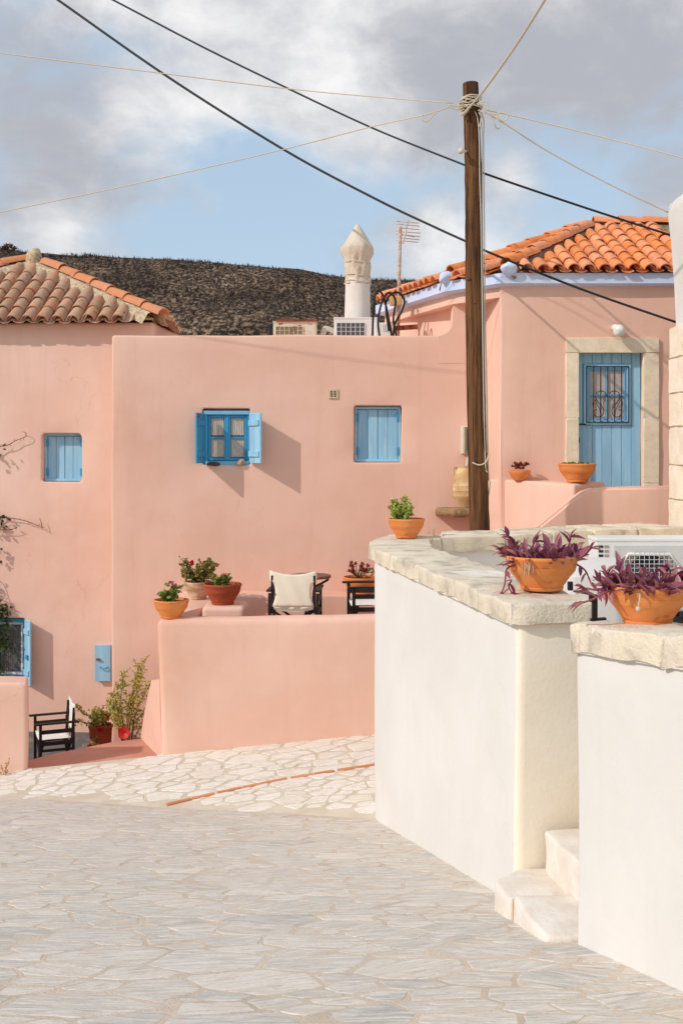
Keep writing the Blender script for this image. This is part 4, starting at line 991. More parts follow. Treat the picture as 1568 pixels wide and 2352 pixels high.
for i in range(len(back) - 1):
    a, b = back[i] + .003, back[i + 1] - .003
    cstone([bq(a, 0), bq(b, 0), bq(b, 1), bq(a, 1)], ZC - .115, ZC + .012 + .03 * (a + b) / 2, 7.7, w1)
mk('coping_mortar', prism([bq(.02, 0) + Vector((.02, .03)), bq(.985, 0) + Vector((0, .03)), bq(.985, 1) + Vector((0, -.03)), bq(.02, 1) + Vector((.02, -.03))], ZC - .13, lambda x, y: ZC - .01 + .03 * (x - .8) / 2.6, 0, .2), MORTAR_W, w1, world=True)
mk('coping_mortar', prism([along(-.0, 0) + rt * .012, along(-.0, 1) - rt * .012, along(3.4, 1) - rt * .012, along(3.4, 0) + rt * .012], ZC - .118, ZC - .006, 0, .2), MORTAR_W, w1, world=True)

Wn = Vector((1.061, 5.15)); wd = Vector((.297, -1)).normalized(); wr = Vector((-wd.y, wd.x))
w2 = thing('white_wall', 'near white plastered wall at the right edge carrying the nearest purple plant bowl', 'wall', (Wn.x, Wn.y, -.7))
zw2 = lambda x, y: .79 + .10 * (5.15 - y)
pol = [Wn, Wn + wd * 3.0, Wn + wd * 3.0 + wr * .9, Wn + wr * .9 + wd * -.02]
mk('wall_body', prism(round_poly(pol, [.03, 0, 0, .03], 3), -1.2, lambda x, y: zw2(x, y) - .115, .012, .16, .008, 1.2, 2, 51), WHITE, w2, True, True, 60)
t2 = [-.03, .085, .36, .74, 1.15, 1.5, 2.0]
for i in range(len(t2) - 1):
    a, b = t2[i] + .002, t2[i + 1] - .002; q = lambda t, o: Wn + wd * t + wr * o
    cstone([q(a, -.03), q(b, -.03), q(b, .52), q(a, .52)], lambda x, y: zw2(x, y) - .115, lambda x, y: zw2(x, y) + .004, 3.3, w2, bev=.006, amp=.022, rad=[.04, .015, .015, .03] if i == 0 else .015)
mk('coping_mortar', prism([Wn + wr * -.02 + wd * .0, Wn + wd * 2.0 + wr * -.02, Wn + wd * 2.0 + wr * .5, Wn + wr * .5], lambda x, y: zw2(x, y) - .122, lambda x, y: zw2(x, y) - .002, 0, .2), MORTAR_W, w2, world=True)

# steps between the walls
stp = thing('stone_steps', 'worn white stone steps between the two white walls', 'steps', (1.1, 5.6, -.8))
def block(poly, z0, z1, seed, name='step_block', rad=.03, bev=.025): return mk(name, rough_up(prism(round_poly(poly, rad, 3), z0, z1, bev, .07, 0, seg=3, zcell=.06), .012, 5, seed), MARBLE, stp, True, True, 60)
block([(.79, 5.91), (.835, 5.655), (1.25, 5.72), (1.20, 6.07), (.95, 6.085)], -1.2, -.655, 3)
block([(.842, 5.635), (.925, 5.16), (1.07, 5.165), (1.35, 5.25), (1.30, 5.70)], -1.2, -.628, 7)
block([(1.075, 6.06), (1.17, 5.5), (1.75, 5.5), (1.75, 6.07)], -.9, -.44, 11)
block([(1.42, 6.06), (1.48, 5.4), (2.1, 5.4), (2.1, 6.07)], -.9, -.22, 15)
mk('step_mortar', prism([(.85, 5.66), (.86, 5.62), (1.28, 5.70), (1.24, 5.74)], -1.2, -.655, 0, .1), M('ochre_mortar', lin(206, 176, 138), lin(190, 158, 120), 14, 5, .95, .1, .6, 40, .01, 'pos'), stp, world=True)
# raised court behind the walls
struct('raised_court', prism([Cn + rt * .40 + dw * .1, (3.6, 6.3), (3.6, 11.4), I2 + Vector((-.1, .05)), I1 + Vector((.1, .05))], -1.5, .18, 0, .5), CREAM)
pl = thing('white_plinth', 'low white plastered plinth in front of the outdoor air conditioner', 'plinth', (2.3, 7.6, .2))
mk('plinth_body', prism(round_poly([(PX(1278, 8.0), 8.0), (PX(1300, 7.2), 7.2), (PX(1432, 7.2), 7.2), (PX(1430, 8.0), 8.0), (PX(1424, 8.5), 8.5), (PX(1285, 8.5), 8.5)], .06, 3), .1, PZ(1291, 8.1), .05, .2, .012, 2, 3, 61), WHITE, pl, True, True, 50)

# ------------------------------------------------------------------ air conditioners
def ac_unit(root, w, h, dpt, body, front, grill, left_panel=True, rnd=True):
    """outdoor unit, front towards -y, origin at the middle of its foot"""
    mk('case', newbox((0, 0, h / 2), (w, dpt, h), bevel=.012), body, root)
    mk('lid', newbox((0, 0, h + .008), (w + .012, dpt + .012, .03), bevel=.01), body, root)
    x0 = -w / 2 + .13 if left_panel else -w / 2 + .03
    mk('front_panel', newbox((x0 / 2 + w / 4 - .005, -dpt / 2 - .004, h / 2 - .01), (w / 2 - x0 - .02, .012, h - .05), bevel=.004), front, root)
    fx = x0 + (h * .5); fz = h / 2
    if rnd:
        rr = h * .43
        bm = bmesh.new(); oc = [(rr * 1.02 * math.cos(R(a)), rr * .95 * math.sin(R(a))) for a in (22, 50, 130, 158, 202, 230, 310, 338)]
        vs_ = [bm.verts.new((fx + a, -dpt / 2 - .012, fz + b)) for a, b in oc]; bm.faces.new(vs_); mk('fan_recess', bm, M('fan_backing', lin(176, 168, 156), lin(168, 160, 150), 4, 2, .7, .2, 0), root)
        bm = bmesh.new(); bmesh.ops.create_circle(bm, cap_ends=True, segments=28, radius=rr * .72, matrix=Matrix.Translation((fx, -dpt / 2 - .0135, fz)) @ Matrix.Rotation(R(90), 4, 'X')); mk('fan_opening', bm, DARKVOID, root)
        bm = bmesh.new()
        for k in range(3):
            a = R(40 + 120 * k); box(bm, (fx + math.cos(a) * rr * .42, -dpt / 2 - .016, fz + math.sin(a) * rr * .42), (rr * .7, .004, rr * .36), Matrix.Rotation(-a, 3, 'Y'))
        mk('fan_blades', bm, M('fan_grey', lin(76, 80, 92), lin(84, 88, 98), 4, 2, .5, .3, 0), root)
        bm = bmesh.new(); n = 13
        for k in range(n):
            t_ = -1 + 2 * k / (n - 1); hx = rr * 1.0; c_ = min(1, math.sqrt(max(0, 1.25 - t_ * t_)))
            box(bm, (fx + t_ * rr * .97, -dpt / 2 - .030, fz), (.0045, .005, 2 * rr * .86 * min(1, 1.42 - abs(t_) * .95)))
            box(bm, (fx, -dpt / 2 - .027, fz + t_ * rr * .84), (2 * rr * .95 * min(1, 1.5 - abs(t_) * .95), .005, .0045))
        mk('fan_grille', bm, ENAMEL_GREY, root)
        bm = bmesh.new(); oc.append(oc[0]); tube(bm, [(fx + a * 1.02, -dpt / 2 - .02, fz + b * 1.02) for a, b in oc], .013, 6); mk('fan_rim', bm, ENAMEL, root, True)
    else:
        mk('coil', newbox((-w * .13, -dpt / 2 - .006, h / 2), (w * .62, .02, h * .8)), grill, root)
        bm = bmesh.new()
        for k in range(7): box(bm, (-w * .13 - w * .31 + w * .62 * k / 6, -dpt / 2 - .02, h / 2), (.009, .012, h * .8))
        for k in range(9): box(bm, (-w * .13, -dpt / 2 - .018, h * .1 + h * .8 * k / 8), (w * .62, .008, .006))
        mk('coil_guard', bm, body, root)
    if left_panel:
        for r_ in range(7):
            for c_ in range(2): mk('vent_slot', newbox((-w / 2 + .035 + c_ * .045, -dpt / 2 - .001, h - .045 - r_ * .036), (.034, .006, .02)), DARKVOID if c_ == 0 else M('slot_tan', lin(172, 156, 134), lin(160, 146, 126), 4, 2, .7, .2, 0), root)
    for s_ in (-1, 1): mk('foot', newbox((s_ * w * .32, 0, -.02), (.06, dpt + .06, .045)), DARKVOID, root)
Yac = 9.0
ac = thing('air_conditioner', 'white outdoor air conditioner with round grille behind the purple plants', 'air conditioner', (PX(1370, Yac) + .42, Yac + .16, PZ(1237, Yac) - .58))
ac_unit(ac, .84, .56, .3, ENAMEL, ENAMEL_GREY, DARKVOID)
mk('stand', newbox((0, 0, -.10), (.7, .26, .12)), DARKVOID, ac)
Yr = 18.4
zr = 2.9
COIL = M('dusty_coil', lin(150, 134, 104), lin(132, 118, 92), 40, 3, .8, .2, 0, stretch=(.3, .3, 3)); COIL_D = M('dark_coil', lin(96, 98, 100), lin(84, 86, 90), 40, 3, .7, .2, 0, stretch=(.3, .3, 3))
rac = thing('air_conditioner', 'rusty beige air conditioner on the flat roof, left of the chimney', 'air conditioner', (PX(678, Yr), Yr, zr + .05))
ac_unit(rac, .70, PZ(743, Yr) - zr - .05, .28, RUSTWHITE, RUSTWHITE, COIL, False, False)
mk('rust_edge', newbox((.02, -.16, PZ(741, Yr) - zr - .03), (.66, .02, .03), bevel=.006), RUST, rac)
mk('side_pipe', newbox((-.385, -.04, PZ(744, Yr) - zr - .16), (.07, .12, .2), bevel=.02), DARKVOID, rac)
wac = thing('air_conditioner', 'white air conditioner on the flat roof below the white chimney', 'air conditioner', (PX(818, Yr), Yr - .2, zr + .05))
ac_unit(wac, .72, PZ(737, Yr) - zr - .05, .28, ENAMEL, ENAMEL, COIL_D, False, False)
mk('badge', newbox((.31, -.153, PZ(750, Yr) - zr - .05), (.018, .006, .05)), plain('green_mark', lin(70, 150, 110)), wac)
bxr = thing('junction_case', 'small white plastic case beside the chimney on the flat roof', 'case', (PX(880, 15.5), 15.5, zr))
mk('case', newbox((0, 0, (PZ(742, 15.5) - zr) / 2), (.24, .2, PZ(742, 15.5) - zr), bevel=.02), ENAMEL, bxr)
mk('recess', newbox((.04, -.102, PZ(755, 15.5) - zr), (.10, .006, .09)), ENAMEL_GREY, bxr)
bm = bmesh.new()
for k in range(2): tube(bm, smoothpath([P(735 + k * 5, 790, Yr), P(740 + k * 5, 764, Yr), P(748 + k * 5, 752 + k * 5, Yr), P(772, 762 + k * 6, Yr)]), .03, 8)
tag(mk('insulated_pipe', bm, WHITECABLE, None, True), 'white insulated pipes bending into the rooftop air conditioner', 'pipe')

# ------------------------------------------------------------------ chimney, antenna
Yc = 18.7; sC = F / Yc
ch = thing('chimney', 'white round chimney with its pointed cap wrapped in cloth', 'chimney', (PX(821, Yc), Yc, zr))
rz_ = lambda py: PZ(py, Yc) - zr
mk('shaft', lathe([(0, 0), (30 / sC, 0), (29.5 / sC, rz_(735)), (27.5 / sC, rz_(640)), (0, rz_(640))], 32, .01), CHIMNEY, ch, True, sharp=50)
prof = [(28.6, 652), (27.5, 645), (28.0, 636), (27.2, 622), (28.5, 612), (27.5, 603), (29, 596), (34, 585), (36.5, 572), (35, 566), (28.5, 556), (19, 540), (9, 524), (3, 515), (0, 513)]
bm = lathe([(a / sC, rz_(b)) for a, b in prof], 40)
for v_ in bm.verts:
    r_ = math.hypot(v_.co.x, v_.co.y)
    if r_ > .02:
        a = math.atan2(v_.co.y, v_.co.x); zz = v_.co.z
        wv = (.018 * math.sin(a * 7 + zz * 9) + .012 * math.sin(a * 13 - zz * 14)) * (1.0 if zz < rz_(566) else .08); v_.co.x *= 1 + wv / r_; v_.co.y *= 1 + wv / r_
    v_.co += nv(v_.co, 7, 4) * (.010 if v_.co.z < rz_(566) else .003)
mk('cloth_cover', bm, COVER, ch, True)
for zz in (648, 634, 604):
    bm = bmesh.new(); tube(bm, [(29.5 / sC * math.cos(R(a)), 29.5 / sC * math.sin(R(a)), rz_(zz) + .02 * math.sin(R(a * 2))) for a in range(0, 361, 15)], .008, 5); mk('tie_cord', bm, COVER, ch, True)
Yn = 15.45
an = thing('antenna', 'pale rod television antenna on a rusty mast left of the pole', 'antenna', P(915, 780, Yn))
bm = bmesh.new(); tube(bm, [P(913, 790, Yn), P(919, 520, Yn)], [.026, .022], 8); mk('mast', bm, M('antenna_mast', lin(206, 190, 172), lin(180, 140, 116), 6, 5, .7, .3, 0, stretch=(1, 1, 3)), an, True, True)
bm = bmesh.new(); tube(bm, [P(925, 558, Yn - .3), P(937, 506, Yn + .1)], .012, 6); tube(bm, [P(912, 535, Yn), P(952, 543, Yn)], .012, 6); mk('boom', bm, WHITECABLE, an, True, True)
for k, (a, b, c_, d_) in enumerate([(911, 508, 962, 512), (910, 514, 963, 519), (911, 522, 962, 527), (910, 538, 964, 543), (909, 531, 966, 535), (910, 545, 962, 550), (909, 551, 960, 556)]):
    bm = bmesh.new(); tube(bm, [P(a, b, Yn - .05 + .03 * k), P(c_, d_, Yn + .05 + .03 * k)], .0065, 5); mk('element', bm, WHITECABLE, an, True, True)
mk('amplifier', newbox(P(909, 691, Yn - .05), (.17, .08, .13), bevel=.015), M('amp_yellow', lin(222, 180, 120), lin(204, 160, 108), 5, 3, .6, .3, 0), an, world=True)
mk('bracket', newbox(P(931, 752, Yn - .2), (.32, .06, .06), Matrix.Rotation(R(-4), 3, 'Y')), RUST, an, world=True)
lbl = ['black cable loop rising highest beside the chimney on the flat roof', 'black cable loop nearest the white chimney on the flat roof', 'black cable loop around the antenna mast foot']
lps = [[(872, 775), (868, 735), (878, 690), (893, 672), (908, 690), (903, 735), (911, 775)], [(855, 775), (858, 700), (866, 668), (880, 680), (892, 730), (900, 775)], [(903, 775), (906, 745), (922, 715), (928, 690), (915, 672), (897, 676), (886, 700), (893, 760)]]
for i, l in enumerate(lps):
    bm = bmesh.new(); tube(bm, smoothpath([P(a, b, 15.0 + .1 * i) for a, b in l]), .016, 6); tag(mk('cable_loop', bm, BLACKCABLE, None, True), lbl[i], 'cable', 'cable loops on the flat roof')

# ------------------------------------------------------------------ pole and overhead cables
YP = 11.7; sP = F / YP
pole = thing('utility_pole', 'tall weathered brown wooden utility pole strung with cables', 'pole', (PX(1104, YP), YP, -1.9))
bm = bmesh.new(); n = 44; pts = []; rd = []
for i in range(n + 1):
    t_ = i / n; py = 191 + (1420 - 191) * t_; cx = 1080 + (1103 - 1080) * (t_ ** .9); wd_ = 36 + 12 * t_ ** .8
    pts.append(P(cx + 1.5 * math.sin(t_ * 9), py, YP)); rd.append(wd_ / 2 / sP)
tube(bm, pts[::-1], rd[::-1], 20); rough_up(bm, .006, 6, 2); rough_up(bm, .004, 14, 5, .2)
mk('shaft', bm, WOOD_POLE, pole, True, True, 60)
KNOT = M('knot', lin(48, 32, 24), lin(60, 42, 30), 9, 3, .9, .1, 0)
for (a, b, w_) in ((1079, 645 + 0, 3), (1086, 410, 4), (1075, 645, 3), (1096, 470, 3), (1094, 1060, 5), (1108, 1132, 4), (1087, 790, 4), (1110, 980, 4), (1094, 880, 3), (1088, 700, 3)):
    p = P(a, b, YP); cx = 1080 + 23 * ((b - 191) / 1229) ** .9; wd_ = (33 + 11 * ((b - 191) / 1229) ** .8) / 2
    off = min(.92, abs(a - cx) / wd_); p.y -= (wd_ / sP) * math.sqrt(1 - off * off) - .004
    bm = bmesh.new(); bmesh.ops.create_icosphere(bm, subdivisions=2, radius=1, matrix=Matrix.Translation(p) @ Matrix.Diagonal((w_ / sP, .012, w_ * 1.6 / sP, 1))); mk('knot', bm, KNOT, pole, True, True)
bm = bmesh.new(); tube(bm, [P(1072, 347, YP - .05), P(1060, 346, YP - .14)], .012, 7); tube(bm, [P(1060, 346, YP - .14), P(1057, 346, YP - .16)], [.03, .032], 8); mk('peg', bm, BEIGECABLE, pole, True, True)
runs = [[(1085, 250), (1096, 270), (1100, 320), (1101, 400), (1104, 500), (1107, 700), (1110, 900), (1114, 1060), (1119, 1085)],
        [(1090, 246), (1104, 275), (1106, 360), (1107, 520), (1110, 700), (1113, 880), (1117, 1040)],
        [(1094, 246), (1109, 272), (1109, 330), (1111, 520), (1113, 720), (1117, 900), (1120, 1080), (1124, 1110), (1119, 1145), (1112, 1150)]]
for i, l in enumerate(runs):
    bm = bmesh.new(); tube(bm, smoothpath([P(a + i * .6, b, YP - .075 + .03 * i) for a, b in l]), .0062, 6); mk('down_cable', bm, WHITECABLE if i < 2 else BEIGECABLE, pole, True, True)
rk = random.Random(2)
for k in range(9):                                   # knotted cable ends round the head of the pole
    z0_ = 236 + rk.uniform(-8, 14); ph = rk.uniform(0, 6)
    bm = bmesh.new(); tube(bm, [P(1081, z0_ + rk.uniform(-3, 3) + 4 * math.sin(a * .7 + ph), YP) + Vector((math.cos(a) * (.098 + rk.uniform(0, .03)), math.sin(a) * (.098 + rk.uniform(0, .03)), 0)) for a in [ph + j * .45 for j in range(12)]], .0065, 5); mk('cable_turn', bm, BEIGECABLE, pole, True, True)
for l in ([(1066, 240), (1048, 243), (1030, 240), (1046, 250), (1062, 246)], [(1060, 232), (1052, 238), (1056, 252), (1066, 250)], [(1094, 238), (1112, 232), (1120, 245), (1112, 258), (1098, 252)], [(1096, 240), (1108, 238), (1116, 250)], [(1060, 258), (1056, 264), (1066, 262), (1078, 248)],
          [(1126, 258), (1136, 262), (1148, 258), (1166, 264), (1158, 277), (1146, 272), (1140, 262)], [(1118, 258), (1130, 272), (1140, 294), (1147, 292), (1144, 276), (1130, 262)], [(1100, 258), (1105, 272), (1100, 290)], [(970, 262), (969, 274), (980, 278), (992, 266), (1002, 258)]):
    bm = bmesh.new(); tube(bm, smoothpath([P(a, b, YP - .10) for a, b in l]), .0065, 5); mk('cable_end', bm, BEIGECABLE, pole, True, True)
bm = bmesh.new(); tube(bm, smoothpath([P(1084, 1062, YP - .1), P(1100, 1068, YP - .11), P(1114, 1062, YP - .1), P(1122, 1045, YP - .06)]), .007, 5); mk('tie_wire', bm, BEIGECABLE, pole, True, True)
def cable(label, pts, r, mat, n=8):
    pp = smoothpath([P(*p) for p in pts], n)
    if isinstance(r, list): r = [r[min(i // n, len(r) - 1)] + (r[min(i // n + 1, len(r) - 1)] - r[min(i // n, len(r) - 1)]) * (i % n) / n for i in range(len(pp))]
    bm = bmesh.new(); tube(bm, pp, r, 6); return tag(mk('overhead_cable', bm, mat, None, True), label, 'cable')
cable('thick black overhead cable, the upper of the two crossing behind the pole', [(140, -62, 22), (262, 0, 21), (460, 104, 19.2), (650, 197, 17.4), (850, 291, 15.4), (1068, 379, 12.4), (1110, 397, 12.3), (1330, 472, 12.25), (1532, 537, 12.2), (1700, 588, 12.2)], [2.4 / F * y for y in (22, 21, 19.2, 17.4, 15.4, 13.3, 13.1, 12.8, 12.7, 12.6)], BLACKCABLE)
cable('thick black overhead cable, the lower of the two crossing behind the pole', [(40, -66, 22), (135, 0, 21), (380, 172, 18.8), (650, 342, 16.6), (860, 455, 15.2), (1000, 522, 13.7), (1068, 553, 12.7), (1113, 575, 12.3), (1330, 662, 12.15), (1556, 741, 12.15)], [2.9 / F * y for y in (22, 21, 18.8, 16.6, 15.2, 13.7, 12.7, 12.3, 12.15, 12.15)], BLACKCABLE)
cable('thin beige cable running from the pole to the upper left edge', [(-160, 101, 13.5), (0, 121, 13.2), (360, 166, 12.8), (700, 207, 12.5), (1040, 236, YP - .05)], .0058, BEIGECABLE)
cable('thin beige cable sagging from the pole to the left above the hill', [(-160, 520, 13.6), (0, 487, 13.4), (300, 424, 13.0), (640, 345, 12.6), (850, 291, 12.4), (970, 264, YP), (1030, 246, YP - .05)], .0058, BEIGECABLE)
cable('thin beige cable, the upper of two falling right from the pole', [(1115, 252, YP - .05), (1165, 262, YP), (1360, 308, 11.6), (1568, 362, 11.4), (1700, 400, 11.5)], .0065, BEIGECABLE)
cable('thin beige cable, the lower of two falling right from the pole', [(1112, 256, YP - .05), (1160, 284, YP), (1250, 342, 11.8), (1390, 418, 11.95), (1538, 489, 12.1)], .0072, BEIGECABLE)
cable('pale rope-like cable rising from the pole head to the top edge', [(1062, 262, YP - .13), (1078, 245, YP - .14), (1110, 208, 11.1), (1180, 110, 10.1), (1250, 0, 9.2), (1290, -70, 8.6)], .0125, WHITECABLE)
# ------------------------------------------------------------------ plants and pots
def leaf(bm, p, d, n, L, Wd, fold=.25, droop=.25, segs=3):
    """one folded leaf starting at p, along d, face normal n"""
    d = d.normalized(); s = d.cross(n)
    if s.length < 1e-3: s = d.orthogonal()
    s.normalize(); n = s.cross(d).normalized(); mid = []; lf = []; rt_ = []
    for k in range(segs + 1):
        t_ = k / segs; w = Wd * math.sin(math.pi * min(.97, (t_ * .86 + .12))) * .5
        c = p + d * (L * t_) - n * (droop * L * t_ * t_); mid.append(bm.verts.new(c))
        lf.append(bm.verts.new(c - s * w + n * (w * fold))); rt_.append(bm.verts.new(c + s * w + n * (w * fold)))
    for k in range(segs):
        bm.faces.new((lf[k], mid[k], mid[k + 1], lf[k + 1])); bm.faces.new((mid[k], rt_[k], rt_[k + 1], mid[k + 1]))
def rdir(rnd, up=0.0, down=-1.0):
    while True:
        v_ = Vector((rnd.uniform(-1, 1), rnd.uniform(-1, 1), rnd.uniform(-1, 1)))
        if .1 < v_.length < 1:
            v_.normalize(); v_.z += up
            if v_.z >= down: return v_.normalized()
def foliage(rnd, n, cen, rad, L, Wd, up=.3, segs=2, shell=.55, lump=.35):
    bm = bmesh.new(); cen = Vector(cen); sd = rnd.uniform(0, 50)
    for i in range(n):
        v_ = rdir(rnd); r_ = shell + (1 - shell) * rnd.random(); r_ *= 1 + lump * noise.noise(v_ * 2.2 + Vector((sd, 0, 0)))
        p = cen + Vector((v_.x * rad[0], v_.y * rad[1], v_.z * rad[2])) * r_
        d = (v_ + rdir(rnd) * .8 + Vector((0, 0, up))).normalized(); k = rnd.uniform(.6, 1.25); leaf(bm, p, d, rdir(rnd, .9), L * k, Wd * k, .3, rnd.uniform(0, .4), segs)
    return bm
def stems(rnd, base, tips, r0=.006, r1=.002, wig=.15):
    bm = bmesh.new()
    for t_ in tips:
        b_ = Vector(base); t_ = Vector(t_); m_ = b_.lerp(t_, .5) + rdir(rnd) * (t_ - b_).length * wig
        pp = smoothpath([b_, m_, t_], 4); tube(bm, pp, [r0 + (r1 - r0) * i / (len(pp) - 1) for i in range(len(pp))], 5)
    return bm
def flower(bm, c, r_, rnd, nor=None, n=5):
    nor = nor or rdir(rnd, .6, 0); s = nor.orthogonal().normalized(); t_ = nor.cross(s)
    for k in range(n):
        a = 2 * math.pi * k / n + rnd.uniform(-.2, .2); d = (s * math.cos(a) + t_ * math.sin(a) + nor * .35); leaf(bm, Vector(c), d, nor, r_, r_ * 1.25, .1, -.1, 3)
BOWL = [(0, 0), (.56, 0), (.585, .02), (.60, .085), (.575, .10), (.67, .22), (.675, .235), (.745, .33), (.75, .345), (.86, .475), (.915, .545), (.93, .60), (.94, .615), (.945, .68), (.957, .69), (.962, .75), (.974, .765), (.978, .80), (1.0, .83), (1.02, .87), (1.02, .91), (1.0, .945), (.955, .945), (.935, .90), (.92, .80)]
def bowl(root, Rr, mat, k=1.0, soil=.80, seg=44, name='bowl'):
    o = mk(name, lathe([(r_ * Rr, z_ * Rr * k) for r_, z_ in BOWL], seg, .0015), mat, root, True, sharp=40)
    bm = lathe([(0, soil * Rr * k + .012), (.5 * Rr, soil * Rr * k + .008), (.925 * Rr, soil * Rr * k)], 20); rough_up(bm, .008, 12, Rr * 9); mk('soil', bm, SOIL, root, True)
    return o
# purple trailing plants in the two near bowls
def purple_leaf_mesh(L, Wd, droop, fold):
    bm = bmesh.new(); leaf(bm, Vector((0, 0, 0)), Vector((0, 1, 0)), Vector((0, 0, 1)), L, Wd, fold, droop, 4); bm.normal_update()
    me = bpy.data.meshes.new('purple_leaf'); bm.to_mesh(me); bm.free(); me.polygons.foreach_set('use_smooth', [True] * len(me.polygons)); return me
m, t, b = base_mat('purple_heart_leaf', .42, .35)
oi = t.a('ShaderNodeObjectInfo'); rp = t.a('ShaderNodeValToRGB'); t.l.new(oi.outputs['Random'], rp.inputs[0]); e = rp.color_ramp.elements
for i in range(2): e.new(.5)
for i, c in enumerate([lin(130, 64, 88), lin(164, 94, 108), lin(188, 128, 128), lin(150, 80, 112)]): e[i].position = i / 3; e[i].color = c
t.l.new(rp.outputs[0], b.inputs['Base Color']); tr = t.a('ShaderNodeBsdfTranslucent'); t.l.new(rp.outputs[0], tr.inputs['Color']); mx = t.a('ShaderNodeMixShader', ins={0: .22})
t.l.new(b.outputs[0], mx.inputs[1]); t.l.new(tr.outputs[0], mx.inputs[2]); t.l.new(mx.outputs[0], t.n['Material Output'].inputs['Surface']); PURP = m
PLM = [purple_leaf_mesh(.105, .042, .2, .5), purple_leaf_mesh(.09, .038, .05, .6), purple_leaf_mesh(.12, .040, .35, .45)]
for me in PLM: me.materials.append(PURP)
def aim(p, d, roll, scale):
    q = d.normalized().to_track_quat('Y', 'Z').to_matrix().to_4x4(); return Matrix.Translation(p) @ q @ Matrix.Rotation(roll, 4, 'Y') @ Matrix.Diagonal((scale, scale, scale, 1))
def purple_plant(root, Rr, h, seed, trails, tall, rise=1.0):
    """leaves held on arching shoots; positions are local to the bowl"""
    rnd = random.Random(seed); bms = bmesh.new(); org = ori(root)
    def put(p, d, sc_): inst('leaf', rnd.choice(PLM), Matrix.Translation(org) @ aim(p, d, rnd.uniform(-.7, .7), sc_), root)
    nsh = 78
    for i in range(nsh):
        a = rnd.uniform(0, 6.28); q = math.sqrt(rnd.random()) * .86; b_ = Vector((math.cos(a) * q * Rr, math.sin(a) * q * Rr, h - .015)); out = Vector((math.cos(a), math.sin(a), 0)) * q
        d = (out * 1.0 + Vector((rnd.uniform(-.45, .45), rnd.uniform(-.45, .45), .55 * rise + rnd.uniform(0, .65 * rise)))).normalized(); L = rnd.uniform(.03, .10) * rise
        tip = b_ + d * L; tube(bms, [b_, tip], .0045, 5)
        for k in range(rnd.choice((2, 3, 3))): put(b_ + d * (L * (.35 + .32 * k)), (d + rdir(rnd) * .75 + Vector((0, 0, .12))).normalized(), rnd.uniform(.62, 1.0))
    for tr_ in tall + trails:
        pp = smoothpath([Vector(v_) for v_ in tr_], 5); bt = bmesh.new(); tube(bt, pp, [.006 - .0025 * i / len(pp) for i in range(len(pp))], 6); mk('trailing_shoot', bt, STEM_P, root, True)
        for i in range(3, len(pp), 3):
            d = (pp[i] - pp[i - 1]).normalized(); put(pp[i], (d * .6 + rdir(rnd) * .9).normalized(), rnd.uniform(.5, .85))
        d = (pp[-1] - pp[-2]).normalized()
        for k in range(4): put(pp[-1] - d * .008 * k, (d + rdir(rnd) * .8).normalized(), rnd.uniform(.4, .65))
    mk('shoots', bms, STEM_P, root, True)['kind'] = 'stuff'
s1 = .84 * F / 332 ; Y1 = 6.58
b1 = thing('potted_plant', 'purple leaved plant in a terracotta bowl on the coping of the far white wall', 'potted plant', (PX(1244, Y1), Y1, ZC + .012))
R1 = .208; bowl(b1, R1, TERRA)
purple_plant(b1, R1, R1 * .80, 3, [[(-.17, -.1, .15), (-.22, -.12, .13), (-.235, -.13, .04), (-.27, -.13, -.045)], [(-.19, -.09, .06), (-.21, -.12, .03), (-.18, -.13, -.02)], [(.17, -.05, .16), (.23, -.09, .12), (.26, -.14, .04), (.30, -.17, .0)]],
             [[(-.1, 0, .15), (-.19, -.02, .21), (-.24, -.03, .22)], [(.08, 0, .15), (.15, .0, .25), (.17, .0, .31)], [(-.12, 0, .15), (-.17, .0, .26), (-.2, .0, .31)], [(.13, -.03, .15), (.22, -.05, .19), (.28, -.06, .25)], [(-.03, 0, .15), (-.05, .0, .25), (-.03, .0, .29)]])
bm = foliage(random.Random(2), 26, (.04, -.08, .165), (.07, .03, .02), .022, .018); mk('green_seedling', bm, LEAF_G, b1)
bm = bmesh.new(); rnd = random.Random(8)
for k in range(7): p = Vector((-.10 + rnd.uniform(-.035, .04), -.185 + rnd.uniform(-.01, .02), .175)); leaf(bm, p, Vector((rnd.uniform(-.3, .3), -.35, -1)), Vector((0, -1, .2)), rnd.uniform(.05, .09), .018, .4, .1, 3)
mk('dry_leaves', bm, M('dry_leaf', lin(206, 166, 132), lin(186, 140, 112), 20, 3, .9, .1, 0), b1)
Y2 = 5.02
b2 = thing('potted_plant', 'purple leaved plant in the nearest and largest terracotta bowl at the right edge', 'potted plant', (PX(1486, Y2), Y2, .79 + .10 * .13 + .016))
R2 = .180; bowl(b2, R2, TERRA)
purple_plant(b2, R2, R2 * .82, 6, [[(-.15, -.06, .15), (-.20, -.09, .15), (-.26, -.1, .12), (-.32, -.1, .10)], [(-.14, -.04, .15), (-.20, -.06, .18), (-.24, -.07, .20)], [(-.15, -.04, .15), (-.24, -.06, .155), (-.3, -.06, .16)]],
             [[(.06, 0, .15), (.10, .0, .22), (.09, .0, .25)], [(-.08, 0, .15), (-.12, .0, .22), (-.13, .0, .25)], [(.10, 0, .15), (.16, 0, .22), (.17, 0, .26)], [(-.12, 0, .14), (-.17, -.02, .19), (-.19, -.02, .23)]], .68)
bm = bmesh.new(); tube(bm, smoothpath([(-.085, -.165, .150), (-.082, -.19, .155), (-.086, -.192, .12), (-.09, -.19, .10)]), .003, 5); bmesh.ops.create_icosphere(bm, subdivisions=2, radius=.011, matrix=Matrix.Translation((-.09, -.19, .09))); mk('white_tag', bm, WHITECABLE, b2, True)
bm = foliage(random.Random(5), 14, (-.09, -.07, .16), (.03, .02, .015), .018, .015); mk('green_seedling', bm, LEAF_G, b2)
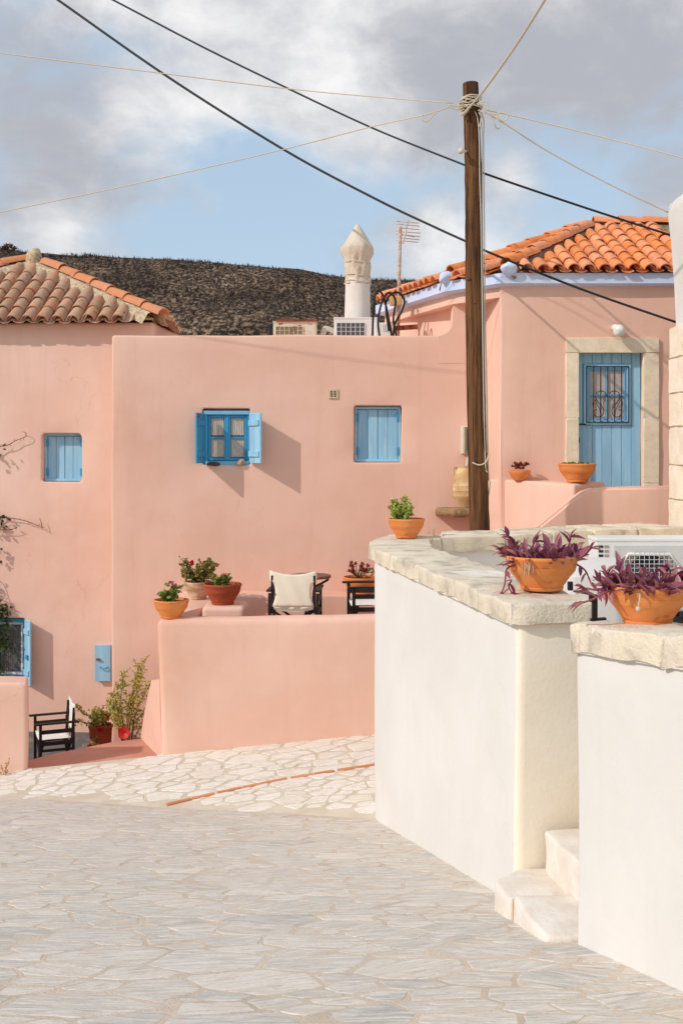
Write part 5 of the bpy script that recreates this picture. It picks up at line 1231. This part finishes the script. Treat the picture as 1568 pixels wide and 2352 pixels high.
# bowl with basil on the far corner of the coping
Y3 = .84 * F / 212
b3 = thing('potted_plant', 'bushy light green basil in a terracotta bowl on the corner of the coping', 'potted plant', (PX(933, Y3), Y3, ZC + .008))
R3 = .166; bowl(b3, R3, TERRA, 1.12)
rnd = random.Random(12); base = Vector((-.03, 0, R3 * .88)); tips = [base + Vector((rnd.uniform(-.11, .09), rnd.uniform(-.08, .08), rnd.uniform(.05, .2))) for k in range(18)] + [base + Vector((.01, 0, .22))]
mk('stems', stems(rnd, base, tips, .005, .003), STEM, b3, True)
bm = bmesh.new()
for tp in tips:
    for k in range(40):
        p = base.lerp(tp, rnd.uniform(.3, 1.0)) + rdir(rnd) * rnd.uniform(.005, .035); leaf(bm, p, rdir(rnd, .25), rdir(rnd, .8), rnd.uniform(.028, .045), rnd.uniform(.024, .034), .3, .25, 2)
mk('foliage', bm, LEAF_BASIL, b3)
# bowls on the landing
b4 = thing('potted_plant', 'small round terracotta pot of dark red succulents on the landing wall', 'potted plant', (PX(1190, 13.55), 13.45, zl + .006))
prof = [(0, 0), (.068, 0), (.072, .008), (.105, .045), (.122, .085), (.127, .10), (.126, .118), (.115, .12), (.105, .105), (.10, .09)]
mk('bowl', lathe(prof, 36), TERRA, b4, True, sharp=50); mk('soil', lathe([(0, .1), (.108, .098)], 20), SOIL, b4, True)
rnd = random.Random(3)
for k in range(22):
    bm = bmesh.new(); c = Vector((rnd.uniform(-.085, .10), rnd.uniform(-.06, .06), .12 + rnd.uniform(0, .085) * (1 - abs(k % 5 - 2) * .1)))
    for j in range(12): leaf(bm, c, rdir(rnd, .5, -.2), Vector((0, 0, 1)), .036, .026, .4, -.2, 2)
    mk('rosette', bm, LEAF_RED, b4)
b5 = thing('potted_plant', 'wide terracotta bowl of small succulents standing before the blue door', 'potted plant', (PX(1324, 12.95), 12.93, zl - .0 + .004))
R5 = .212; bowl(b5, R5, TERRA, 1.05, .90)
rnd = random.Random(5); bm = bmesh.new()
for k in range(26):
    a = rnd.uniform(0, 6.28); q = rnd.uniform(.2, .8) * R5; c = Vector((math.cos(a) * q, math.sin(a) * q, R5 * .97))
    for j in range(9): leaf(bm, c, rdir(rnd, .7, 0), Vector((0, 0, 1)), rnd.uniform(.015, .035), .014, .3, 0, 2)
mk('succulents', bm, LEAF_G, b5)
# terrace pots
def gera(root, rnd, base, rad, n, L, mat, fl, flm, nst=9):
    tips = [Vector(base) + Vector((rnd.uniform(-1, 1) * rad[0] * .7, rnd.uniform(-1, 1) * rad[1] * .7, rad[2] * rnd.uniform(.4, 1.2))) for k in range(nst)]
    mk('stems', stems(rnd, base, tips, .006, .003), STEM, root, True)
    bm = bmesh.new()
    for k in range(n):
        tp = rnd.choice(tips); p = Vector(base).lerp(tp, rnd.uniform(.35, 1.08)) + rdir(rnd) * rnd.uniform(.01, .055); leaf(bm, p, rdir(rnd, .2), rdir(rnd, .9), L * rnd.uniform(.6, 1.2), L * rnd.uniform(.7, 1.1), .25, .2, 2)
    mk('foliage', bm, mat, root)
    for c, r_, mt in zip(fl, [x[3] for x in fl], flm):
        bm = bmesh.new()
        for j in range(7): flower(bm, Vector(c[:3]) + rdir(rnd) * r_ * .6, r_ * .6, rnd)
        mk('flower', bm, mt, root)
b6 = thing('potted_plant', 'pink geranium in a terracotta bowl on the end of the terrace wall', 'potted plant', (PX(393, 12.13), 12.13, zTf + .004))
R6 = .187; bowl(b6, R6, TERRA, 1.1)
gera(b6, random.Random(4), (-.02, 0, R6 * .85), (.12, .10, .15), 260, .045, LEAF_G, [(0.0, -.03, R6 * .9 + .20, .034), (.04, .02, R6 * .9 + .17, .028)], [PETAL_P, PETAL_P])
b7 = thing('potted_plant', 'dark red geraniums in a wide dark terracotta bowl on the terrace block', 'potted plant', (PX(511, 12.95), 12.96, PZ(1394, 12.75) + .004))
R7 = .215; bowl(b7, R7, TERRA_DK, 1.15)
gera(b7, random.Random(6), (-.03, 0, R7 * .95), (.18, .12, .10), 330, .042, LEAF_G, [(-.09, -.04, R7 + .10, .03), (.02, -.05, R7 + .11, .032), (.06, .0, R7 + .09, .022)], [PETAL_P, PETAL_R, PETAL_R])
b8 = thing('potted_plant', 'straggling flowering plant in a pale limed pot on the terrace bench', 'potted plant', (PX(455, 13.55), 13.55, zb - .012 + .004))
R8 = .165; bowl(b8, R8, TERRA_PALE, 1.35, .85)
gera(b8, random.Random(9), (0, 0, R8 * 1.15), (.32, .16, .24), 800, .040, leafmat('olive_leaf', lin(104, 110, 52), lin(166, 144, 84)), [(-.06, -.08, R8 + .27, .04), (.22, -.05, R8 + .24, .03), (.1, -.05, R8 + .2, .02)], [PETAL_R, PETAL_O, PETAL_R], 16)
b9 = thing('potted_plant', 'reddish brown succulent in an orange bowl behind the terrace chair at the white wall', 'potted plant', (PX(830, 13.95), 14.0, zb + .004))
R9 = .225; bowl(b9, R9, TERRA, .95)
rnd = random.Random(14); tips = [Vector((rnd.uniform(-.15, .08), rnd.uniform(-.1, .1), R9 * .85 + rnd.uniform(.05, .19))) for k in range(18)]
mk('stems', stems(rnd, (-.03, 0, R9 * .8), tips, .006, .004), STEM, b9, True)
for tp in tips:
    bm = bmesh.new()
    for j in range(14): leaf(bm, tp, rdir(rnd, .4, -.3), Vector((0, 0, 1)), .042, .030, .4, -.2, 2)
    mk('rosette', bm, LEAF_RED, b9)
bm = foliage(rnd, 40, (.12, -.02, R9 * .98 + .04), (.05, .05, .05), .03, .026); mk('foliage', bm, LEAF_G, b9)
# square-shouldered pot and shrub in the court
zcf = zAf + .0
slab = prism(round_poly([(PX(186, 13.9), 13.75), (PX(262, 13.9), 13.72), (PX(268, 14.2), 14.3), (PX(188, 14.2), 14.3)], .05), zcf - .02, zcf + .12, .02, .1, .02, 4, 2, 8)
tag(mk('stone_slab', slab, M('slab_grey', lin(112, 106, 98), lin(136, 124, 108), 5, 5, .9, .1, .5, 30, .01), None, True), 'dark stone slab under the flowering pot in the court', 'slab')
b10 = thing('potted_plant', 'red flowered hibiscus in a tall dark terracotta pot in the sunken court', 'potted plant', (PX(231, 14.0), 14.0, zcf + .125))
prof = [(0, 0), (.115, 0), (.12, .01), (.13, .06), (.125, .07), (.137, .18), (.142, .25), (.150, .255), (.152, .285), (.142, .29), (.135, .27)]
mk('pot', lathe(prof, 32), TERRA_DK, b10, True, sharp=40); mk('saucer', lathe([(0, -.0), (.15, .002), (.165, .03), (.155, .03), (.14, .012), (0, .012)], 28), TERRA_DK, b10, True, sharp=40); mk('soil', lathe([(0, .26), (.138, .258)], 16), SOIL, b10, True)
LEAF_H = leafmat('hibiscus_leaf', lin(148, 154, 66), lin(220, 206, 122))
gera(b10, random.Random(21), (0, 0, .25), (.20, .15, .22), 480, .040, LEAF_H, [(.03, -.16, .28, .05), (.11, -.1, .40, .03)], [PETAL_R, PETAL_R], 15)
rnd = random.Random(22); bm = bmesh.new(); lf = bmesh.new()
for tr_ in ([(-.03, 0, .3), (-.10, -.05, .38), (-.22, -.1, .48), (-.28, -.12, .56)], [(-.05, 0, .3), (-.15, -.08, .32), (-.28, -.1, .36), (-.33, -.1, .30)], [(.0, -.1, .2), (-.05, -.16, .1), (.05, -.2, .03), (.2, -.2, .0)]):
    pp = smoothpath(tr_, 6); tube(bm, pp, .005, 5)
    for q in pp[3:]:
        for k in range(4): leaf(lf, q + rdir(rnd) * .015, rdir(rnd, .1), rdir(rnd, .8), .045, .026, .3, .2, 2)
mk('trailing_stems', bm, STEM, b10, True); mk('trailing_leaves', lf, LEAF_H, b10)
shr = thing('shrub', 'straggly tall hibiscus shrub with red flowers at the corner of the terrace', 'shrub', P(292, 1700, 13.75))
rnd = random.Random(31); bm = bmesh.new(); lf = bmesh.new(); o_ = ori(shr)
tg = [(272, 1572, 13.7), (320, 1530, 13.8), (345, 1570, 13.6), (332, 1515, 13.9), (300, 1600, 13.6), (262, 1592, 13.5), (345, 1610, 13.5), (250, 1610, 13.6), (285, 1545, 13.9), (340, 1640, 13.5), (310, 1560, 13.4), (265, 1640, 13.4)]
for px, py, yy in tg:
    tp = P(px, py, yy) - o_; pp = smoothpath([Vector((rnd.uniform(-.05, .05), rnd.uniform(-.03, .03), -.1)), tp * .45 + rdir(rnd) * .07, tp * .8 + rdir(rnd) * .05, tp], 6)
    tube(bm, pp, [.009 - .006 * i / len(pp) for i in range(len(pp))], 5)
    for q in pp[5:]:
        for k in range(6): leaf(lf, q + rdir(rnd) * .03, rdir(rnd, .1), rdir(rnd, .8), rnd.uniform(.03, .05), rnd.uniform(.016, .026), .3, .2, 2)
        if rnd.random() < .7:
            e_ = q + rdir(rnd, .3) * rnd.uniform(.06, .14); tube(bm, [q, e_], .003, 4)
            for k in range(5): leaf(lf, q.lerp(e_, rnd.uniform(.4, 1.05)), rdir(rnd, .2), rdir(rnd, .8), rnd.uniform(.025, .045), .022, .3, .2, 2)
mk('branches', bm, M('shrub_twig', lin(142, 112, 64), lin(120, 92, 56), 9, 3, .9, .1, 0), shr, True); mk('foliage', lf, LEAF_H, shr)
bm = bmesh.new(); flower(bm, P(285, 1684, 13.45) - o_, .085, rnd, Vector((0, -1, .3)).normalized(), 5); mk('flower', bm, PETAL_R, shr)
# vine at the left edge
def VPT(px, py, v):
    u_, z_ = frA.hit(px, py); return frA.pt(u_, v, z_)
vine = thing('vine', 'dark green leafy vine with bare reddish shoots along the left edge', 'vine', P(-60, 1700, 15.1))
rnd = random.Random(41); bm = bmesh.new(); lf = bmesh.new(); o_ = ori(vine)
VS = [[(-40, 1720), (-30, 1560), (-20, 1400), (-24, 1250), (-40, 1060)], [(-40, 1240), (0, 1192), (30, 1190), (62, 1196), (88, 1206), (103, 1213)], [(100, 1212), (98, 1200), (94, 1190)], [(-40, 1060), (0, 1028), (22, 1022), (40, 1012), (60, 1004), (64, 996), (60, 992)], [(-30, 1216), (10, 1216), (30, 1215), (44, 1210)], [(-50, 1300), (-10, 1330), (10, 1400), (12, 1460)], [(-40, 1420), (-5, 1450), (14, 1500), (22, 1560)]]
for i, l in enumerate(VS):
    pp = smoothpath([VPT(a, b_, -.04 - .008 * i) - o_ for a, b_ in l], 6); tube(bm, pp, [(.016 if i == 0 else .007) * (1 - .6 * k / len(pp)) for k in range(len(pp))], 5)
    if i in (1, 3, 4):
        for q in pp[3::2]: tube(bm, [q, q + rdir(rnd) * .035], .003, 4)
mk('shoots', bm, M('vine_shoot', lin(136, 80, 62), lin(116, 70, 56), 9, 3, .85, .1, 0), vine, True)
for (a, b_, n_, r_) in ((5, 1198, 24, 22), (-12, 1196, 24, 20), (-4, 1045, 14, 16), (0, 1258, 8, 10), (-2, 1275, 10, 14), (-10, 1345, 12, 12), (2, 1390, 50, 22), (14, 1410, 40, 20), (-15, 1420, 60, 30), (8, 1470, 60, 24), (22, 1478, 26, 14), (2, 1540, 36, 16), (-20, 1520, 60, 30), (14, 1440, 30, 14), (-25, 1440, 30, 20)):
    for k in range(n_):
        p = VPT(a + rnd.gauss(0, r_ * .5), b_ + rnd.gauss(0, r_ * .55), rnd.uniform(-.14, -.03)) - o_; leaf(lf, p, rdir(rnd, -.4), rdir(rnd, .7), rnd.uniform(.035, .065), rnd.uniform(.03, .042), .25, .3, 3)
mk('foliage', lf, LEAF_DK, vine)
bush = thing('dry_bush', 'rust brown dry bush on the hill crest at the far left', 'bush', P(20, 578, 168.5))
mk('foliage', foliage(random.Random(6), 420, (0, 0, .35), (1.5, .9, .75), .34, .22, .2, 2, .3, .5), leafmat('rust_leaf', lin(132, 88, 62), lin(92, 62, 48)), bush)
mk('stem', stems(random.Random(7), (0, 0, -.6), [(-.9, 0, .4), (0, 0, .6), (.9, 0, .4)], .08, .03), STEM, bush)
# dry weeds
def weed(label, base, tips, mat, r_):
    rnd = random.Random(len(label)); root = thing('weed', label, 'weed', base); o_ = Vector(base)
    mk('stalks', stems(rnd, (0, 0, 0), [Vector(t_) - o_ for t_ in tips], r_, r_ * .4, .1), mat, root, True)
    bm = bmesh.new()
    for t_ in tips:
        for k in range(9): leaf(bm, (Vector(t_) - o_) * rnd.uniform(.5, 1.05), rdir(rnd, .4), rdir(rnd), r_ * 5, r_ * 2.6, .2, .1, 2)
    mk('seed_heads', bm, mat, root)
DRY = M('dry_grass', lin(206, 176, 128), lin(186, 150, 104), 9, 3, .9, .1, 0)
weed('dry straw coloured weed growing at the foot of the low left wall', P(10, 1786, 11.85), [P(4, 1762, 11.85), P(14, 1758, 11.85), P(20, 1748, 11.85), P(-6, 1770, 11.85), P(16, 1770, 11.8)], DRY, .006)
weed('thin dry weed growing from the white wall joint beside the basil', P(984, 1276, 10.18), [P(988, 1236, 10.15), P(994, 1222, 10.15), P(985, 1216, 10.15), P(1000, 1210, 10.15)], DRY, .004)

# ------------------------------------------------------------------ chairs and table
def director_chair(label, loc, rz, canvas):
    """folding chair facing +y, origin on the floor"""
    c = thing('folding_chair', label, 'chair', loc, 'black folding chairs with canvas seats', rz)
    for s_ in (-1, 1):
        x = s_ * .265
        bm = bmesh.new(); box(bm, (x, .20, .31), (.03, .035, .62), bevel=.004); mk('front_post', bm, WOOD_BLACK, c)
        bm = bmesh.new(); box(bm, (x, -.20, .30), (.03, .035, .60), bevel=.004); mk('rear_post', bm, WOOD_BLACK, c)
        bm = bmesh.new(); bar(bm, (x - s_ * .032, -.19, .38), (x - s_ * .032, -.215, .80), .026, .034, bevel=.004); mk('back_post', bm, WOOD_BLACK, c)
        bm = bmesh.new(); box(bm, (x, .005, .632), (.058, .54, .022), bevel=.006); mk('armrest', bm, WOOD_BLACK, c)
        for zz, nm in ((.53, 'arm_rail'), (.385, 'seat_rail'), (.30, 'lower_rail'), (.06, 'foot_rail')):
            bm = bmesh.new(); box(bm, (x, 0, zz), (.024, .37, .05 if zz > .3 else .032), bevel=.004); mk(nm, bm, WOOD_BLACK, c)
    for yy in (.17, -.17):
        for s_ in (-1, 1):
            bm = bmesh.new(); bar(bm, (-.25 * s_, yy + .012 * s_, .07), (.25 * s_, yy + .012 * s_, .42), .022, .036, Vector((0, 1, 0)), bevel=.004); mk('cross_leg', bm, WOOD_BLACK, c)
    bm = bmesh.new(); g_ = []
    for j in range(9):
        yy = -.20 + .40 * j / 8
        g_.append([bm.verts.new((x, yy, .435 - .035 * (1 - (x / .25) ** 2) + .004 * noise.noise(Vector((x * 9, yy * 9, 1))))) for x in [-.25 + .5 * i / 10 for i in range(11)]])
    for a, b_ in zip(g_[:-1], g_[1:]):
        for i in range(10): bm.faces.new((a[i], a[i + 1], b_[i + 1], b_[i]))
    bm.normal_update(); bmesh.ops.solidify(bm, geom=bm.faces[:], thickness=.004); mk('seat', bm, canvas, c, True)
    bm = bmesh.new(); g_ = []; nr = 14
    for j in range(nr + 1):
        t_ = j / nr; zz = .455 + (.855 - .455) * t_; hw = .262 if t_ > .71 else .20 + .03 * max(0, (t_ - .45) / .26) ** 2 + .03 * max(0, (.25 - t_) / .25); row = []
        for i in range(13):
            k = -1 + 2 * i / 12; x = k * hw; yy = -.225 - .012 * (1 - k * k) - .008 * math.sin(x * 30 + zz * 12) * (1 - abs(k)); row.append(bm.verts.new((x, yy, zz - .045 * (1 - k * k) * max(0, t_ - .4) / .6)))
        g_.append(row)
    for a, b_ in zip(g_[:-1], g_[1:]):
        for i in range(12): bm.faces.new((a[i], a[i + 1], b_[i + 1], b_[i]))
    bm.normal_update(); bmesh.ops.solidify(bm, geom=bm.faces[:], thickness=.004); mk('backrest', bm, canvas, c, True)
    return c
zfl = -.62
ch1 = director_chair('black folding chair turned away, its cream canvas back over the terrace wall', (PX(678, 12.68), 12.72, zfl), R(-4), CANVAS)
ch2 = director_chair('black folding chair with white seat half hidden by the white wall', (PX(846, 13.05), 13.05, zfl), R(96), CANVAS_W)
ch3 = director_chair('black folding chair with white canvas in the sunken court at lower left', (PX(124, 13.55), 13.55, zAf + .002), R(112), CANVAS_W); ch3.scale = (.94, .94, .94)
tb = thing('terrace_table', 'round brown wooden table behind the cream canvas chair', 'table', (PX(712, 13.25), 13.25, zfl))
mk('tabletop', lathe([(0, .69), (.24, .69), (.245, .70), (.24, .72), (0, .722)], 36), WOOD_BROWN, tb, True, sharp=40)
bm = bmesh.new()
for a in (20, 140, 260):
    ca, sa = math.cos(R(a)), math.sin(R(a)); tube(bm, smoothpath([(ca * .2, sa * .2, .70), (ca * .22, sa * .22, .66), (ca * .15, sa * .15, .62), (ca * .05, sa * .05, .55), (ca * .06, sa * .06, .3), (ca * .2, sa * .2, .0)]), .014, 7)
mk('iron_legs', bm, IRON, tb, True)
# black bracket behind the near bowl
br = thing('bracket_lamp', 'black metal bracket standing on the wall between the purple plant bowls', 'bracket', P(1366, 1424, 5.42))
bm = bmesh.new(); o_ = Vector((0, 0, 0)); Yb = 5.42
def q(px, py, yy=Yb): return P(px, py, yy)
bar(bm, q(1365, 1424), q(1365, 1366), .026, .022, Vector((0, 1, 0)), bevel=.003); mk('post', bm, IRON, br, world=True)
mk('foot', bar(bmesh.new(), q(1355, 1424), q(1391, 1421), .03, .012, bevel=.003), IRON, br, world=True)
mk('clamp', newbox(q(1361, 1374), (.036, .032, .035), bevel=.004), IRON, br, world=True)
bm = bmesh.new(); tube(bm, [q(1362, 1366), q(1340, 1362, 5.6), q(1318, 1358, 5.8)], .006, 6); mk('arm', bm, IRON, br, True, True)
mk('lamp_head', newbox(q(1309, 1346, 5.85), (.026, .03, .045), bevel=.004), IRON, br, world=True)
